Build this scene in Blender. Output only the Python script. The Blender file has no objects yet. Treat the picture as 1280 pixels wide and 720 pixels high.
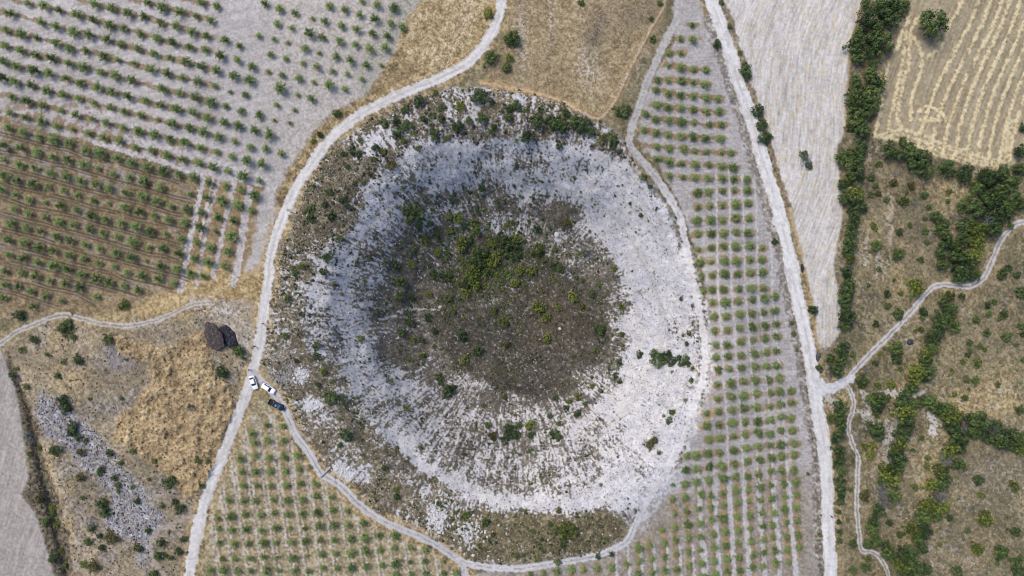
import bpy, bmesh, math, random
import numpy as np
from mathutils import Vector, Matrix
R = math.radians
random.seed(7)
rng = np.random.default_rng(11)
S = bpy.context.scene
COL = S.collection

# ------------------------------------------------------------------ camera, sky, sun, exposure
H = 213.3                       # drone height above the fields, metres
PX = 0.25                       # metres per survey unit on level ground
SUN_EL, SUN_AZ = 52, 312        # degrees; azimuth clockwise from +Y (the sun stands up and to the left)
cam = bpy.data.cameras.new('camera'); cam.lens = 24; cam.sensor_width = 36
cam.clip_start = 1; cam.clip_end = 20000
co = bpy.data.objects.new('camera', cam); COL.objects.link(co)
co.location = (0, 0, H); co.rotation_euler = (0, 0, 0)
S.camera = co
W = bpy.data.worlds.new('World'); S.world = W; W.use_nodes = True
nt = W.node_tree
bg = nt.nodes['Background']
sk = nt.nodes.new('ShaderNodeTexSky'); sk.sky_type = 'NISHITA'; sk.sun_disc = False
sk.sun_elevation = R(SUN_EL); sk.sun_rotation = R(SUN_AZ); sk.air_density = 1.0; sk.dust_density = 2.5
nt.links.new(sk.outputs[0], bg.inputs[0]); bg.inputs[1].default_value = 0.10
sl = bpy.data.lights.new('sun', 'SUN'); sl.energy = 1.4; sl.angle = R(20); sl.color = (1, .93, .82)
so = bpy.data.objects.new('sun', sl); COL.objects.link(so)
so.rotation_euler = (R(90-SUN_EL), 0, R(180-SUN_AZ)); so.location = (0, 0, 300)
S.view_settings.view_transform = 'Standard'; S.view_settings.look = 'None'
S.view_settings.gamma = 1; S.view_settings.exposure = 0.88
try: S.cycles.pixel_filter_type = 'BLACKMAN_HARRIS'; S.cycles.filter_width = 1.05
except Exception: pass
try: S.view_settings.use_curve_mapping = False
except Exception: pass

# ------------------------------------------------------------------ helpers
def tag(o, label=None, cat=None, group=None, kind=None):
    if label: o['label'] = label
    if cat: o['category'] = cat
    if group: o['group'] = group
    if kind: o['kind'] = kind
    return o
def link(name, me, mat=None, parent=None, loc=None):
    if mat is not None and len(me.materials) == 0: me.materials.append(mat)
    o = bpy.data.objects.new(name, me); COL.objects.link(o)
    if parent is not None: o.parent = parent
    if loc is not None: o.location = loc
    return o
def empty(name, loc=(0, 0, 0), rz=0):
    o = bpy.data.objects.new(name, None); o.empty_display_size = .3
    COL.objects.link(o); o.location = loc; o.rotation_euler = (0, 0, rz); return o
def lin(c):
    c = np.asarray(c, float)/255
    return np.where(c <= .04045, c/12.92, ((c+.055)/1.055)**2.4)

_tab = rng.random((256, 256)).astype(np.float32)
def vnoise(x, y):
    xi = np.floor(x).astype(np.int32); yi = np.floor(y).astype(np.int32)
    fx = (x-xi).astype(np.float32); fy = (y-yi).astype(np.float32)
    fx = fx*fx*(3-2*fx); fy = fy*fy*(3-2*fy)
    a = _tab[xi & 255, yi & 255]; b = _tab[(xi+1) & 255, yi & 255]
    c = _tab[xi & 255, (yi+1) & 255]; d = _tab[(xi+1) & 255, (yi+1) & 255]
    return (a*(1-fx)+b*fx)*(1-fy)+(c*(1-fx)+d*fx)*fy
def fbm(x, y, s, o=3, g=.5, seed=0):
    t = 0; a = 1; n = 0
    for i in range(o):
        k = 2**i/s
        ca, sa = math.cos(.6*i+seed), math.sin(.6*i+seed)
        t = t+a*vnoise((x*ca-y*sa)*k+17.3*seed+5*i, (x*sa+y*ca)*k+9.1*seed+11*i); n += a; a *= g
    return t/n                                       # 0..1, mean .5
def sst(x, a, b):
    t = np.clip((x-a)/(b-a), 0, 1); return t*t*(3-2*t)

# ------------------------------------------------------------------ survey grid (units of 0.25 m, origin upper left)
def outer(a, sgn):
    out = []; st = 2.0; p = a
    while abs(p-a) < 24000: p += sgn*st; out.append(p); st *= 1.16
    return out
U = np.array(outer(-70, -1)[::-1]+list(np.arange(-70, 1351, 1.0))+outer(1350, 1), np.float32)
V = np.array(outer(-60, -1)[::-1]+list(np.arange(-60, 781, 1.0))+outer(780, 1), np.float32)
GU, GV = np.meshgrid(U, V)                           # [row v, col u]
NV, NU = GU.shape
w1 = (fbm(GU, GV, 34, 3, .55, 1)-.5)*2; w2 = (fbm(GU, GV, 34, 3, .55, 2)-.5)*2
h1 = (fbm(GU, GV, 5, 2, .6, 3)-.5)*2; h2 = (fbm(GU, GV, 5, 2, .6, 4)-.5)*2
WU = GU+w1*7+h1*3.0; WV = GV+w2*7+h2*3.0             # rough outlines
RU = GU+h1*1.0+w1*.8; RV = GV+h2*1.0+w2*.8           # nearly straight outlines

def stroke(pts, X=None, Y=None, reach=30):
    """distance to a polyline, signed side offset, and distance along"""
    X = GU if X is None else X; Y = GV if Y is None else Y
    D = np.full(GU.shape, 1e4, np.float32); SG = np.zeros(GU.shape, np.float32); L = np.zeros(GU.shape, np.float32)
    acc = 0
    for (x0, y0), (x1, y1) in zip(pts[:-1], pts[1:]):
        m = reach+10
        a, b = np.searchsorted(U, [min(x0, x1)-m, max(x0, x1)+m]); c, d = np.searchsorted(V, [min(y0, y1)-m, max(y0, y1)+m])
        ln = math.hypot(x1-x0, y1-y0)
        if a >= b or c >= d or ln == 0: acc += ln; continue
        xs = X[c:d, a:b]-x0; ys = Y[c:d, a:b]-y0; tx, ty = (x1-x0)/ln, (y1-y0)/ln
        t = np.clip(xs*tx+ys*ty, 0, ln); dx = xs-t*tx; dy = ys-t*ty
        dd = np.sqrt(dx*dx+dy*dy); cur = D[c:d, a:b]; k = dd < cur
        cur[k] = dd[k]; SG[c:d, a:b][k] = (dd*np.sign(-xs*ty+ys*tx))[k]; L[c:d, a:b][k] = (t+acc)[k]
        acc += ln
    return D, SG, L
def smooth_pts(p, n=6):
    """Catmull-Rom"""
    p = [p[0]]+list(p)+[p[-1]]; out = []
    for i in range(1, len(p)-2):
        a, b, c, d = [np.array(q, float) for q in p[i-1:i+3]]
        for k in range(n):
            t = k/n
            out.append(tuple(.5*((2*b)+(-a+c)*t+(2*a-5*b+4*c-d)*t*t+(-a+3*b-3*c+d)*t**3)))
    out.append(tuple(map(float, p[-2]))); return out
def poly(pts, f=3, X=None, Y=None):
    """soft mask of a polygon; f = feather"""
    X = WU if X is None else X; Y = WV if Y is None else Y
    ins = np.zeros(GU.shape, bool); n = len(pts)
    x0 = min(p[0] for p in pts)-40; x1 = max(p[0] for p in pts)+40; y0 = min(p[1] for p in pts)-40; y1 = max(p[1] for p in pts)+40
    a, b = np.searchsorted(U, [x0, x1]); c, d = np.searchsorted(V, [y0, y1])
    xs = X[c:d, a:b]; ys = Y[c:d, a:b]; ii = ins[c:d, a:b]
    for i in range(n):
        (xa, ya), (xb, yb) = pts[i], pts[(i+1) % n]
        if ya == yb: continue
        k = ((ys > ya) != (ys > yb)) & (xs < (xb-xa)*(ys-ya)/(yb-ya)+xa)
        ii ^= k
    D, _, _ = stroke(list(pts)+[pts[0]], X, Y, f*2+4)
    sd = np.where(ins, D, -D)
    return sst(sd, -f, f).astype(np.float32)
# ------------------------------------------------------------------ planting survey
# rows are written in quarter units; '@x,y' moves the origin of what follows; suffix s / xs / L / XL = size
def parse_row(txt):
    ox = oy = 0; out = []; nums = []
    tok = txt.split(); i = 0
    while i < len(tok):
        t = tok[i]
        if t[0] == '@': ox, oy = map(float, t[1:].split(',')); i += 1; continue
        x = float(t); y = tok[i+1]; sz = 1.0
        for suf, k in (('XL', 1.4), ('xs', .45), ('L', 1.18), ('s', .74)):
            if y.endswith(suf): y = y[:-len(suf)]; sz = k; break
        out.append((ox+x/4, oy+float(y)/4, sz)); i += 2
    return out
ROWS_NW = """
@0,0 1005 12 1083 28s @320,0 12 177s 90 193s 157 213xs 244 237s 315 264xs 399 279s 470 297 548 321 627 325xs
@0,0 733 10 808 32 893 52 977 80 1050 98
@0,0 472 18 551 38 637 62 714 80 797 108 878 127 955 155 1029 175 1120 197s 1193 226s @320,0 70 272s 148 291xs 234 315xs 303 332s 382 354s 457 369s 527 394xs
@0,0 135 12 212 28 290 45 377 70 460 95 540 118 615 138 700 168 780 185 858 210 943 232 1020 243s 1100 273 1184 298 1258 330 @320,0 62 357xs 130 372s 213 390s 289 411xs 361 424 443 444s
@0,0 42 64 200 107 275 127 358 152 442 170 530 193 600 217 685 241 764 264 845 285s 926 308 1000 330 1081 352 1162 376 1240 398 @320,0 115 440XL 208 474xs 275 491s
@0,0 25 146 103 170 181 186s 272 210L 344 238 425 252 511 277 587 298s 665 315s 748 343 831 362 907 384 987 403 1068 427s 1150 457xs 1223 470s @320,0 104 525xs 193 549xs
@0,0 17 223 93 247 172 271 250 287 337 313 412 332 497 355 572 377 656 398 808 440 893 463 969 484 1050 508 1128 530s 1205 552 @320,0 12 573s 92 600xs 168 614xs
@0,0 8 304 75 329 165 348 235 364 323 390 398 412 482 434 554 459 636 479 720 499 799 523 873 540 960 562 1034 584 1115 607 1188 626 1270 648 @320,0 62 670
@0,0 5 383 66 404 147 422 228 448 308 470 388 487 465 512s 548 535s 620 553 700 574 789 597xs 858 616 939 636 1015 656 1090 683 1172 705s @0,180 1250 12 @320,180 47 22 125 48
@0,0 55 483 133 505 209 524 298 549s 376 573 461 593s 531 609 610 635 688 652 765 672 845 692 917 708 @0,180 997 17 1080 36s 1155 60s 1229 80 @320,180 25 98
@0,0 45 565 120 585 199 605 279 628 360 642s 440 663 514 686 590 700s @0,180 670 17 751 30s 829 52 905 76 987 90 1060 116 1137 135 1213 157 @320,180 15 182s
@320,0 40 15s 115 38 192 60s 283 90xs 343 102 428 125s 500 143 580 166 657 177
@320,0 365 28s 441 47s 515 70 593 90 671 112s 731 135s
@320,0 530 5xs 607 20 690 33
@320,0 103 115 176 137s 264 164 330 183 415 201s 495 221 567 240 642 236
"""
ROWS_W = """
@0,0 38 640 108 660 190 683 260 698 343 712 @0,180 424 30 501 45 580 68 650 90 729 110 812 130 890 153s 965 165 1046 190 1124 211 1202 228 1267 253
@0,180 15 5 97 17 175 37 262 63 332 75 413 100 485 122s 562 146s 640 166 715 185 797 210 948 248s 1027 267 1105 286 1187 305 1251 328
@0,180 15 77 93 101 166 117 245 140 323 161 396 182 475 203 538 218 624 243 706 260 781 283 851 308 930 325 1003 340 1088 363 1166 383s
@0,180 10 156 78 180 160 195 234 215 313 233 384 252 462 280 540 295xs 614 315 690 340 770 355s 841 375 918 393 995 417 1078 437xs 1150 460
@0,180 3 228 70 252 140 278 225 294xs 295 308 380 328s 452 354 524 375s 601 393 674 413 746 433 825 449s 903 474 983 490 1050 516 1138 534
@0,180 65 325 138 346 221 364s 290 387 363 404 442 425 509 444s 585 465s 661 488 743 515s 809 522 890 547 969 572s 1041 587 1117 609
@0,180 47 398 126 417 201 436 276 460 346 480 423 503 493 523s 574 541 651 563 729 582xs 801 605 880 621 949 643 1014 660s
@0,180 40 480 117 496 193 516 260 535 340 558 414 573 487 594 566 611s 630 640 704 658 786 673 863 697
@0,180 35 552 107 568 185 589 260 607 331 626 403 652 476 671 543 690 617 708 @0,360 686 10
@0,180 20 633 103 645 170 658 243 683s 320 697 388 712 @0,360 475 42s
@0,180 20 700 83 712 @0,360 150 15 222 40 305 65s
@0,360 10 48 157 95s
"""
ROWS_EU = """
@640,0 900 122s
@640,0 843 192s 903 195
@640,0 785 262s 845 262s
@640,0 783 326s 845 335 907 344 972 348
@640,0 727 398s 780 400s 850 402 907 408 965 420
@640,0 724 447s 784 464 845 472 905 478 975 487 1030 490s
@640,0 725 521 780 532 845 538 908 543 975 553 1037 556
@640,0 669 567s 720 595 782 600 848 606 910 612s 988 620s 1047 621
@640,0 660 645s 722 660 778 672 848 680 907 683 970 688 1045 690
@640,180 20 -15s 725 12 786 18 858 22 915 32s 970 38s 1048 40s 1095 40s
@640,180 722 75s 743 72s 790 88 850 95s 918 100 985 102 1050 107L 1105 115
@640,180 787 157 855 163 915 167s 986 170 1053 171 1110 173 1170 177
@640,180 928 242 985 240 1053 235 1110 230s 1178 227
@640,180 928 313 989 309 1053 305s 1123 301 1181 293
@640,180 923 382 997 378 1056 379 1122 370 1185 370
@640,180 930 448 998 446 1063 444 1123 440s 1180 442
@640,180 932 525s 998 515 1060 512s 1120 512 1190 508 1252 517s
@640,180 940 590 997 588s 1061 582 1123 583 1190 575 1250 577
@640,180 947 658s 1002 655s 1067 650L 1130 650 1195 642 1255 640
@640,180 957 732s 1003 730s 1060 725 1135 723 1200 723 1260 720
@640,360 1000 73s 1069 73 1132 66 1202 57 1265 53 @960,360 32 40
@640,360 1007 143 1070 140 1138 132 1202 125 1260 120 @960,360 37 112
@640,360 1012 213 1077 207s 1138 200 1202 192 1265 187 @960,360 43 178
@640,360 1018 283 1080 283 1147 266s 1205 258s 1265 250 @960,360 43 243
@640,360 1020 347 1083 340L 1147 332 1210 325 @960,360 -8 320 42 315
@640,360 1033 410 1087 404s 1150 400 1215 392 @960,360 -7 388 47 387
@640,360 1028 484s 1093 476L 1158 467 1217 461 @960,360 8 460 57 450
@640,360 1030 551 1098 542 1157 535 1223 528 @960,360 12 525 62 517 118 515
@640,360 975 627s 1032 618 1099 607 1160 598 1225 596 @960,360 10 590 65 580 120 570
@640,360 975 688 1037 684 1105 677 1165 668 1229 665 @960,360 12 660 68 645 118 650
@640,540 985 38 1042 28 1108 20 1165 13 1232 5 @960,540 10 10 70 -10 125 -8
@640,540 875 116 922 118 982 108 1042 103 1110 93 1172 82 1230 72 @960,540 10 65s 68 62 135 57
@640,540 867 190 927 187 988 173 1048 170 1115 160 1180 148 1240 140 @960,540 20 130 72 122 132 115
"""
ROWS_EL = """
@640,540 805 265s 867 262 927 253 987 243 1057 232L 1120 227 1183 222 1235 212 @960,540 18 197 72 195 130 190
@640,540 805 335s 868 330 945 315L 1000 322 1060 310s 1120 295 1183 290 1243 277 @960,540 18 265 82 260 143 253
@640,540 815 410s 875 400 935 383 997 377 1060 370s 1127 357 1185 347s 1243 342 @960,540 23 332 88 325 147 315
@640,540 815 475 880 467 943 460 1003 440 1060 435L 1127 425 1190 417 1250 405 @960,540 30 405s 88 390 147 380s
@640,540 750 490s 818 541 886 530 945 525 1010 512 1070 500 1133 492 1192 482 1255 473 @960,540 27 465 97 453 148 445s
@640,540 635 585L 690 568s 762 557 825 610s 884 603 945 588 1015 580 1072 570 1135 558 1198 550 1257 540 @960,540 30 530 97 525 152 513
@640,540 572 662s 637 645 700 635 767 628 826 685 888 675 953 660 1015 645 1078 640 1138 630 1203 618 1255 603 @960,540 37 595 98 588 158 575
@640,540 90 712s 157 708s 225 700 298 693 358 690s 427 680 497 680L 635 712 703 703 767 698 826 750 888 745 960 725 1017 712 1080 700 1143 695 1203 680 1257 672 @960,540 42 660 105 650s
"""
ROWS_SW = """
@0,540 1045 695 @0,540 1045 765
@0,540 1087 433s 1088 485 1092 558 1108 637 1112 695
@0,540 1140 343 1150 427 1153 493 1167 562 1170 635 1183 697
@0,540 1200 137 1207 203s 1212 270 1213 345 1222 415 1225 488 1240 558 1243 630 1250 697
@0,540 1255 8 1272 55 1275 120 1275 200 1285 270s 1275 345s 1295 415 1302 490 1315 558 1315 628 1325 697
@320,360 52 688s @320,540 57 45 65 127 68 195 72 272 80 338 87 408 97 482 95 555 103 628s 108 693
@320,360 132 690 @320,540 137 45 137 125 147 197 147 268 152 342 158 413 167 482s 175 556 182 630 190 697
@320,540 205 118 217 185 220 260 230 337 229 410 240 482s 243 552 250 622s 260 697
@320,540 290 257L 302 325 303 405 312 472 320 542 327 615 332 683
@320,540 373 327 380 393 385 465 388 540 395 608 403 683
@320,540 455 395 457 465 468 537 472 610 475 682
@320,540 535 455 543 530 543 597 548 672
@320,540 612 518 617 593 625 668
@320,540 692 522 692 583 697 660 697 715
@320,540 773 580 767 650s 775 712s
@320,540 845 590 840 648 847 710
@320,540 935 650s 935 710
@320,540 1000 705s
"""
ORCH = []           # (orchard key, [rows])
for key, txt in (('nw', ROWS_NW), ('w', ROWS_W), ('eu', ROWS_EU), ('el', ROWS_EL), ('sw', ROWS_SW)):
    ORCH.append((key, [parse_row(l) for l in txt.strip().splitlines()]))

# wild plants: x y diameter kind (D dark oak, M mid green, Y yellow green, G grey leafless, O olive); T = tree of a belt
def parse_wild(txt):
    ox = oy = 0; out = []
    for ln in txt.replace('\n', ',').split(','):
        t = ln.split()
        if not t: continue
        if t[0][0] == '@': ox, oy = float(t[0][1:]), float(t[1]); t = t[2:]
        if not t: continue
        k = t[3] if len(t) > 3 else 'M'
        out.append((ox+float(t[0])/4, oy+float(t[1])/4, float(t[2])/4, k))
    return out
SHRUBS = parse_wild("""
@320 0 1130 483 100 D,1022 530 60 Y,1128 587 60,945 620 50 G,1010 628 60 D,888 670 58 D,735 700 40 Y,755 625 60 D,745 548 45 D,812 505 60 D,925 590 35 D,880 577 35,1065 600 45,1180 655 50 D,895 460 30,1265 540 50 D,1265 590 50 D,700 605 50 D,705 665 60 D,840 595 45 D,640 615 45 D,930 535 40 D,1160 62 62 Y,1170 285 85,403 565 55,1265 200 70,1265 285 50 Y,1255 335 55,320 675 35 D,285 705 30 Y,1190 630 30 D,785 665 30 Y,520 700 30,955 690 30
@640 0 8 190 85,20 525 60 D,70 545 40 Y,132 605 80,75 640 60 G,80 685 70 D,240 620 110,345 618 100,270 560 50,392 660 50,455 690 50 Y,503 690 55,550 550 80 D,697 93 28,705 195 40,345 10 40,740 15 30,145 545 40,1090 130 30,1027 220 45 D,1175 355 75 D,1228 548 75 D,1250 618 65 D,1262 685 75,1140 262 25,1045 12 25,1165 330 45 D,1105 500 30 G,190 600 60 D
@960 0 5 680 45,677 708 50,1283 640 50
@960 180 190 85 75 G,182 55 45 D,205 105 45 D,515 165 45,540 208 30,515 250 35,555 247 35 O,595 277 35,555 98 35,630 195 50 O,720 205 45 O,785 255 45 D,740 300 45 G,905 240 35 Y,680 285 58 Y,900 285 25,805 312 30,785 372 25,785 435 35,710 405 30,660 440 45,535 412 45 Y,540 510 65,655 550 75 D,765 575 38 Y,795 490 30,740 695 75 Y,505 705 25,555 627 25,695 240 20,345 655 40 G,35 487 35 D,1175 650 55,1250 655 40,1205 620 40,1215 410 35,640 150 35 G,940 370 60 G,630 680 20
@960 360 229 112 62 D,258 403 35 D,315 350 50,600 90 40,655 130 65,780 120 50,775 148 30,767 207 38 Y,735 215 20,540 180 30 D,640 300 88,645 350 60 D,560 333 25 Y,540 375 30 D,662 403 30,475 460 65,470 490 40,550 485 35 Y,617 480 55 Y,1045 158 45,1105 130 35,1185 130 50,1105 85 40 D,1135 68 30,1165 150 30,1100 225 45,1010 272 40,1060 290 30,1085 308 25 Y,1010 313 28,975 370 25,1050 375 50 Y,1200 245 60,1270 190 40,1275 230 30 D,1240 282 25,995 460 35,1040 465 50,1150 485 28,935 530 30 Y,985 550 40,1005 505 20,1260 610 50,1275 360 25,920 410 22 Y,1270 20 60,490 405 35 G,600 30 40 D,120 175 25,130 230 25,145 310 20,545 640 30 Y,425 335 30,850 630 35,665 25 25 Y,1000 335 25 D
@960 540 425 145 22,485 75 40 Y,525 65 45 Y,520 115 58 Y,485 322 58 O,425 560 40 D,800 130 30,795 170 35,735 275 35,770 30 28,725 90 25,665 515 42,1057 243 55 D,1070 318 50 Y,1238 275 62 Y,1097 438 88 Y,1240 498 60,1197 425 15 Y,1000 495 30,860 562 25 Y,1052 588 72 Y,1170 605 85,1148 658 28,950 698 65,1265 640 50,1262 695 85 D,910 430 38,610 455 40,500 635 40,490 680 50 D,425 690 50,400 440 20,415 290 25,1215 640 25,450 40 30 G,200 210 20,258 512 22,900 200 30 G
@0 540 145 30 75 G,195 78 30 Y,275 93 62 D,385 25 40 D,427 43 28,350 5 50 D,403 103 50 O,547 107 45,600 155 30,662 97 35,770 145 28,505 188 35 D,495 208 32 Y,570 230 40,590 265 35,590 295 25,662 275 28 Y,742 237 20,395 225 55 O,843 255 70 D,873 350 34 D,893 388 52 D,683 348 40 D,808 372 28,740 495 32 D,687 580 42 D,802 557 52 D,797 620 54 D,887 600 42 D,917 535 40 D,850 630 30,845 500 20 Y,765 712 50,508 360 65 D,522 403 55 D,450 450 65 G,455 485 45 D,495 522 38 D,437 552 50,550 535 70 O,505 580 40 D,413 665 45 Y,465 675 60 O,305 590 30 Y,325 670 35,260 632 48 D,222 450 50,280 465 40 Y,262 380 40 Y,265 408 35,190 332 55 O,128 312 58 G,410 330 25,145 110 25,1010 272 25,985 140 35,1040 148 25,570 445 25 G
@0 360 617 82 62 Y,85 133 60 D,105 150 35 D,320 200 72 D,340 185 40,165 255 50,537 255 56 D,387 357 48 D,315 370 30,285 440 36,630 357 18 Y,365 245 35,235 333 25,105 310 35,55 435 40,85 403 25,133 495 35,307 560 60 D,315 605 55 D,345 605 35 D,357 693 60 D,447 555 20,605 552 22,955 605 50 G,1105 418 75 D,1197 325 66 D,500 590 30 G,945 590 22
@320 180 635 35 38 Y,590 75 25 Y,680 103 55 O,642 140 45 G,365 140 50 G,592 127 18 O,572 155 15 O,538 192 22,460 312 38,375 360 48 D,270 370 50,270 325 50 D,285 207 25,810 25 30,1130 225 38 D,1000 115 35 G,785 345 112 D,740 325 40,1205 287 25 D,1102 320 28 D,1112 345 28 Y,980 265 18,1010 370 70 Y,960 360 45 Y,1095 400 75 Y,1100 440 50 Y,870 400 38,908 430 42,970 435 42 Y,845 475 50 Y,1250 410 45 Y,1025 505 90 Y,1070 480 45 D,1120 570 100 D,1190 580 90 Y,1180 500 60 Y,1240 540 70 D,1240 490 85 D,910 540 50 Y,935 575 40,960 550 35 D,775 605 48 Y,690 598 45 D,720 630 30 D,745 565 40 G,785 530 25,718 515 22,715 690 60,740 690 45 D,415 478 38,355 565 62,337 640 50,228 610 34 Y,190 640 40,565 567 22,543 683 25,900 650 65 D,957 665 62 D,1080 640 90 Y,1090 690 90 Y,1055 695 60 D,1015 700 45 Y,390 693 20 Y,865 605 30 D,815 415 40 D,1130 600 60 Y,1160 640 50 D,1280 560 60 D,490 195 25 O,430 280 35 D,340 300 35 D,365 240 40 D,480 30 40 D,520 45 40 D,600 20 45 D,440 50 30 D,455 110 25 D
@640 180 658 165 45 Y,372 130 18 D,117 192 18,25 105 20 D,132 335 52 G,125 420 46 D,270 395 65 O,388 438 22,30 475 60 Y,12 510 60 D,130 530 92 Y,217 525 42 Y,160 582 32,390 550 78 G,370 545 40 D,208 610 36 D,243 625 42 D,285 630 52 G,320 667 25,353 683 28 Y,100 635 70 Y,40 630 55 Y,15 695 60 Y,515 620 44 Y,440 708 30,590 297 20 D,645 355 28 O,238 15 35 D,505 8 42 D,540 38 30 O,10 210 22 D,690 215 22 D,30 560 45 D,620 440 15 Y,345 240 12 D,720 330 12 O,185 185 15 D
@640 360 305 45 66 Y,350 90 36 Y,397 28 46,135 95 78 Y,170 150 66 Y,232 100 44 Y,175 250 52 Y,435 205 78 D,455 225 40 Y,415 318 35,305 338 22,460 43 22,437 77 18,447 113 20,548 95 36 Y,515 153 22,525 210 18,550 232 35 D,592 260 32 G,555 285 22,638 333 38 D,537 372 42 D,520 435 36 D,540 467 42 Y,400 490 36 Y,443 515 28,400 447 20,740 355 85 D,775 345 60 D,715 335 55 D,885 225 26 D,873 280 26 D,855 235 18 D,846 52 22 D,903 403 28 Y,897 463 32 Y,868 560 22 Y,760 640 20,805 625 45 D,788 662 42 D,218 550 32 D,285 568 32 Y,330 545 52 Y,270 605 38 D,327 628 38 D,188 643 38,233 680 34,365 580 30,400 560 45 G,92 690 78 Y,30 695 50 D,17 635 20,830 350 40 D,870 355 45 D,880 380 35 D,850 375 38 D,800 370 45 D
@640 540 20 15 62 D,205 15 65 D,235 30 50 D,95 93 34,95 15 44 D,685 65 60 O,710 40 50 O,735 105 25 Y,531 123 16 D,232 392 40 O,190 460 26 D,273 497 105 Y,255 560 46,445 265 20,475 537 20,97 258 20,25 620 25,228 650 36,125 640 30 Y,65 395 20 Y,430 620 28 D,500 610 26 D,150 540 18 D
@320 360 157 50 48,430 30 24,200 365 25 D,145 240 34,302 290 52 D,302 340 42,335 420 36 Y,333 385 14 Y,525 255 42 Y,715 40 46 D,778 45 42 D,860 30 48 Y,963 58 52 D,1050 25 62 Y,985 117 42,1190 113 46 Y,1237 167 70 Y,860 148 46 D,760 165 52 D,725 225 50 D,780 262 44 Y,825 260 45 D,893 215 36 D,890 290 24,1030 245 60 D,1107 313 64 D,1043 365 56 Y,768 357 34 Y,825 335 36 Y,918 445 46 D,925 470 35 D,955 520 75 D,985 500 50 D,370 548 80,430 545 35,433 570 40,748 600 44 Y,672 470 40,560 445 40 G,310 485 26 D,385 465 20,1160 688 42 D,1262 700 52 D,1245 545 40 O,418 657 18,1255 285 42 O,525 60 20 O,640 130 20 D,1170 195 45 G,760 120 40 D,590 130 22 D
@320 540 447 15 66 D,420 65 26 D,1183 22 56 O,1247 38 58 D,1260 5 50 D,643 180 28 D,820 78 25,1042 113 26 D,535 117 20 Y,587 98 16 Y,780 235 24 Y,703 292 34 Y,702 325 34 D,915 357 25 D,932 375 20 D,993 403 28,1055 413 38,1150 450 54,1185 512 25 O,940 277 12 Y,335 50 18 D
""")  # a dark shrub by the winding track is shade put in as a plant
TREES = parse_wild("""
@960 0 505 20 60 D,600 30 110 D,665 30 72 D,495 95 85 D,585 80 60 D,612 88 80 D,458 155 52,455 215 105,460 285 70,548 130 60,580 210 110,540 185 80 D,530 315 50 D,520 365 72,550 410 85 D,440 405 60 D,440 490 112,520 480 105,445 575 100,415 630 50 Y,480 640 92,515 545 80 D,525 245 60 D,838 118 128 D,690 15 40 D,560 20 60
@960 180 388 68 88,450 40 62 D,450 90 62 D,470 10 60 D,445 150 90 D,400 180 50 Y,370 200 52,450 250 90 Y,385 262 60 D,445 300 80 D,480 320 40 D,615 25 70 D,690 30 92 D,775 60 85 D,750 100 90 D,800 130 82 D,895 122 78 D,995 140 80 D,1090 150 62 D,1050 205 80,1100 170 90 D,1180 180 118,1240 190 75,1265 125 65 D,1272 30 62 D,1150 250 90,1220 265 100,1010 300 92,1060 325 72 D,1130 320 100 D,1200 330 90,1270 300 62,1100 385 82 G,1000 400 80 D,1055 430 92 Y,1135 430 82,980 480 82,1060 490 92 Y,960 560 100,1030 560 92 Y,1000 625 95 D,1040 655 62,965 665 62 D,900 490 80 D,870 545 60 D,880 605 62,875 400 65 D,845 362 60 D,880 430 70,435 360 60,430 405 60 D,415 450 60 D,410 500 72 D,405 540 62,415 575 52 Y,400 640 62 D,410 690 62,950 620 60 D,1150 380 70 D,1090 260 60 D,1180 120 45 D,940 510 60
@960 360 395 15 80 D,390 70 72 D,400 130 82 D,390 180 70,380 305 70 D,370 360 66 D,350 420 66 D,400 290 45 G,330 395 40 D,750 15 78 Y,970 40 36,905 40 62 Y,890 80 60 D,920 110 72 D,870 160 82 D,915 150 55 Y,935 195 62,860 210 72 D,820 250 66 D,830 300 72,800 340 72 Y,790 370 60 D,810 420 72 D,750 410 76 Y,740 455 76 Y,720 500 62 D,780 440 50 D,565 560 90,520 555 60,548 600 60 D,690 560 90 D,735 580 70,690 625 95 Y,700 675 90 D,668 590 55 D,820 580 82,850 600 60,940 640 92 Y,900 605 70,985 680 92 G,925 690 80 D,1060 680 100 D,1110 695 90 G,780 560 50 D,365 590 62 D,360 640 66,365 690 62,315 655 42,540 700 82 D,1150 690 60,895 650 50 D,1020 660 60 D
@960 540 350 30 62 D,360 95 62,355 150 50 D,370 190 56,365 250 52 D,370 300 62 D,360 350 42 D,355 400 28,355 450 28 D,360 500 32,360 545 32,555 15 52 D,680 20 80,660 80 92 Y,650 140 90 D,600 190 82 Y,620 240 92 Y,590 240 62 D,635 320 72,575 300 72 G,590 355 82 G,560 400 62 D,530 450 52 D,530 490 72,545 540 62 D,510 565 50 D,610 615 82,600 575 50 D,690 610 82 D,725 620 80 D,680 680 92 Y,740 685 92 D,790 690 62,960 30 82 D,920 95 92 Y,960 80 62 D,900 140 82 G,960 165 70,870 200 82 Y,830 270 82 Y,885 255 72 D,860 330 92 G,800 370 82 Y,875 380 82 Y,780 430 90,740 490 92 Y,750 540 62,790 500 62 D,780 580 52 D,1060 5 80 D,1110 20 60 D,1170 50 72 Y,1200 30 92 D,1255 35 80,1262 90 62 Y,1140 15 60 G,1030 -10 60,1225 75 50 D,840 420 60 D,650 190 60 D
""")
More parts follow.
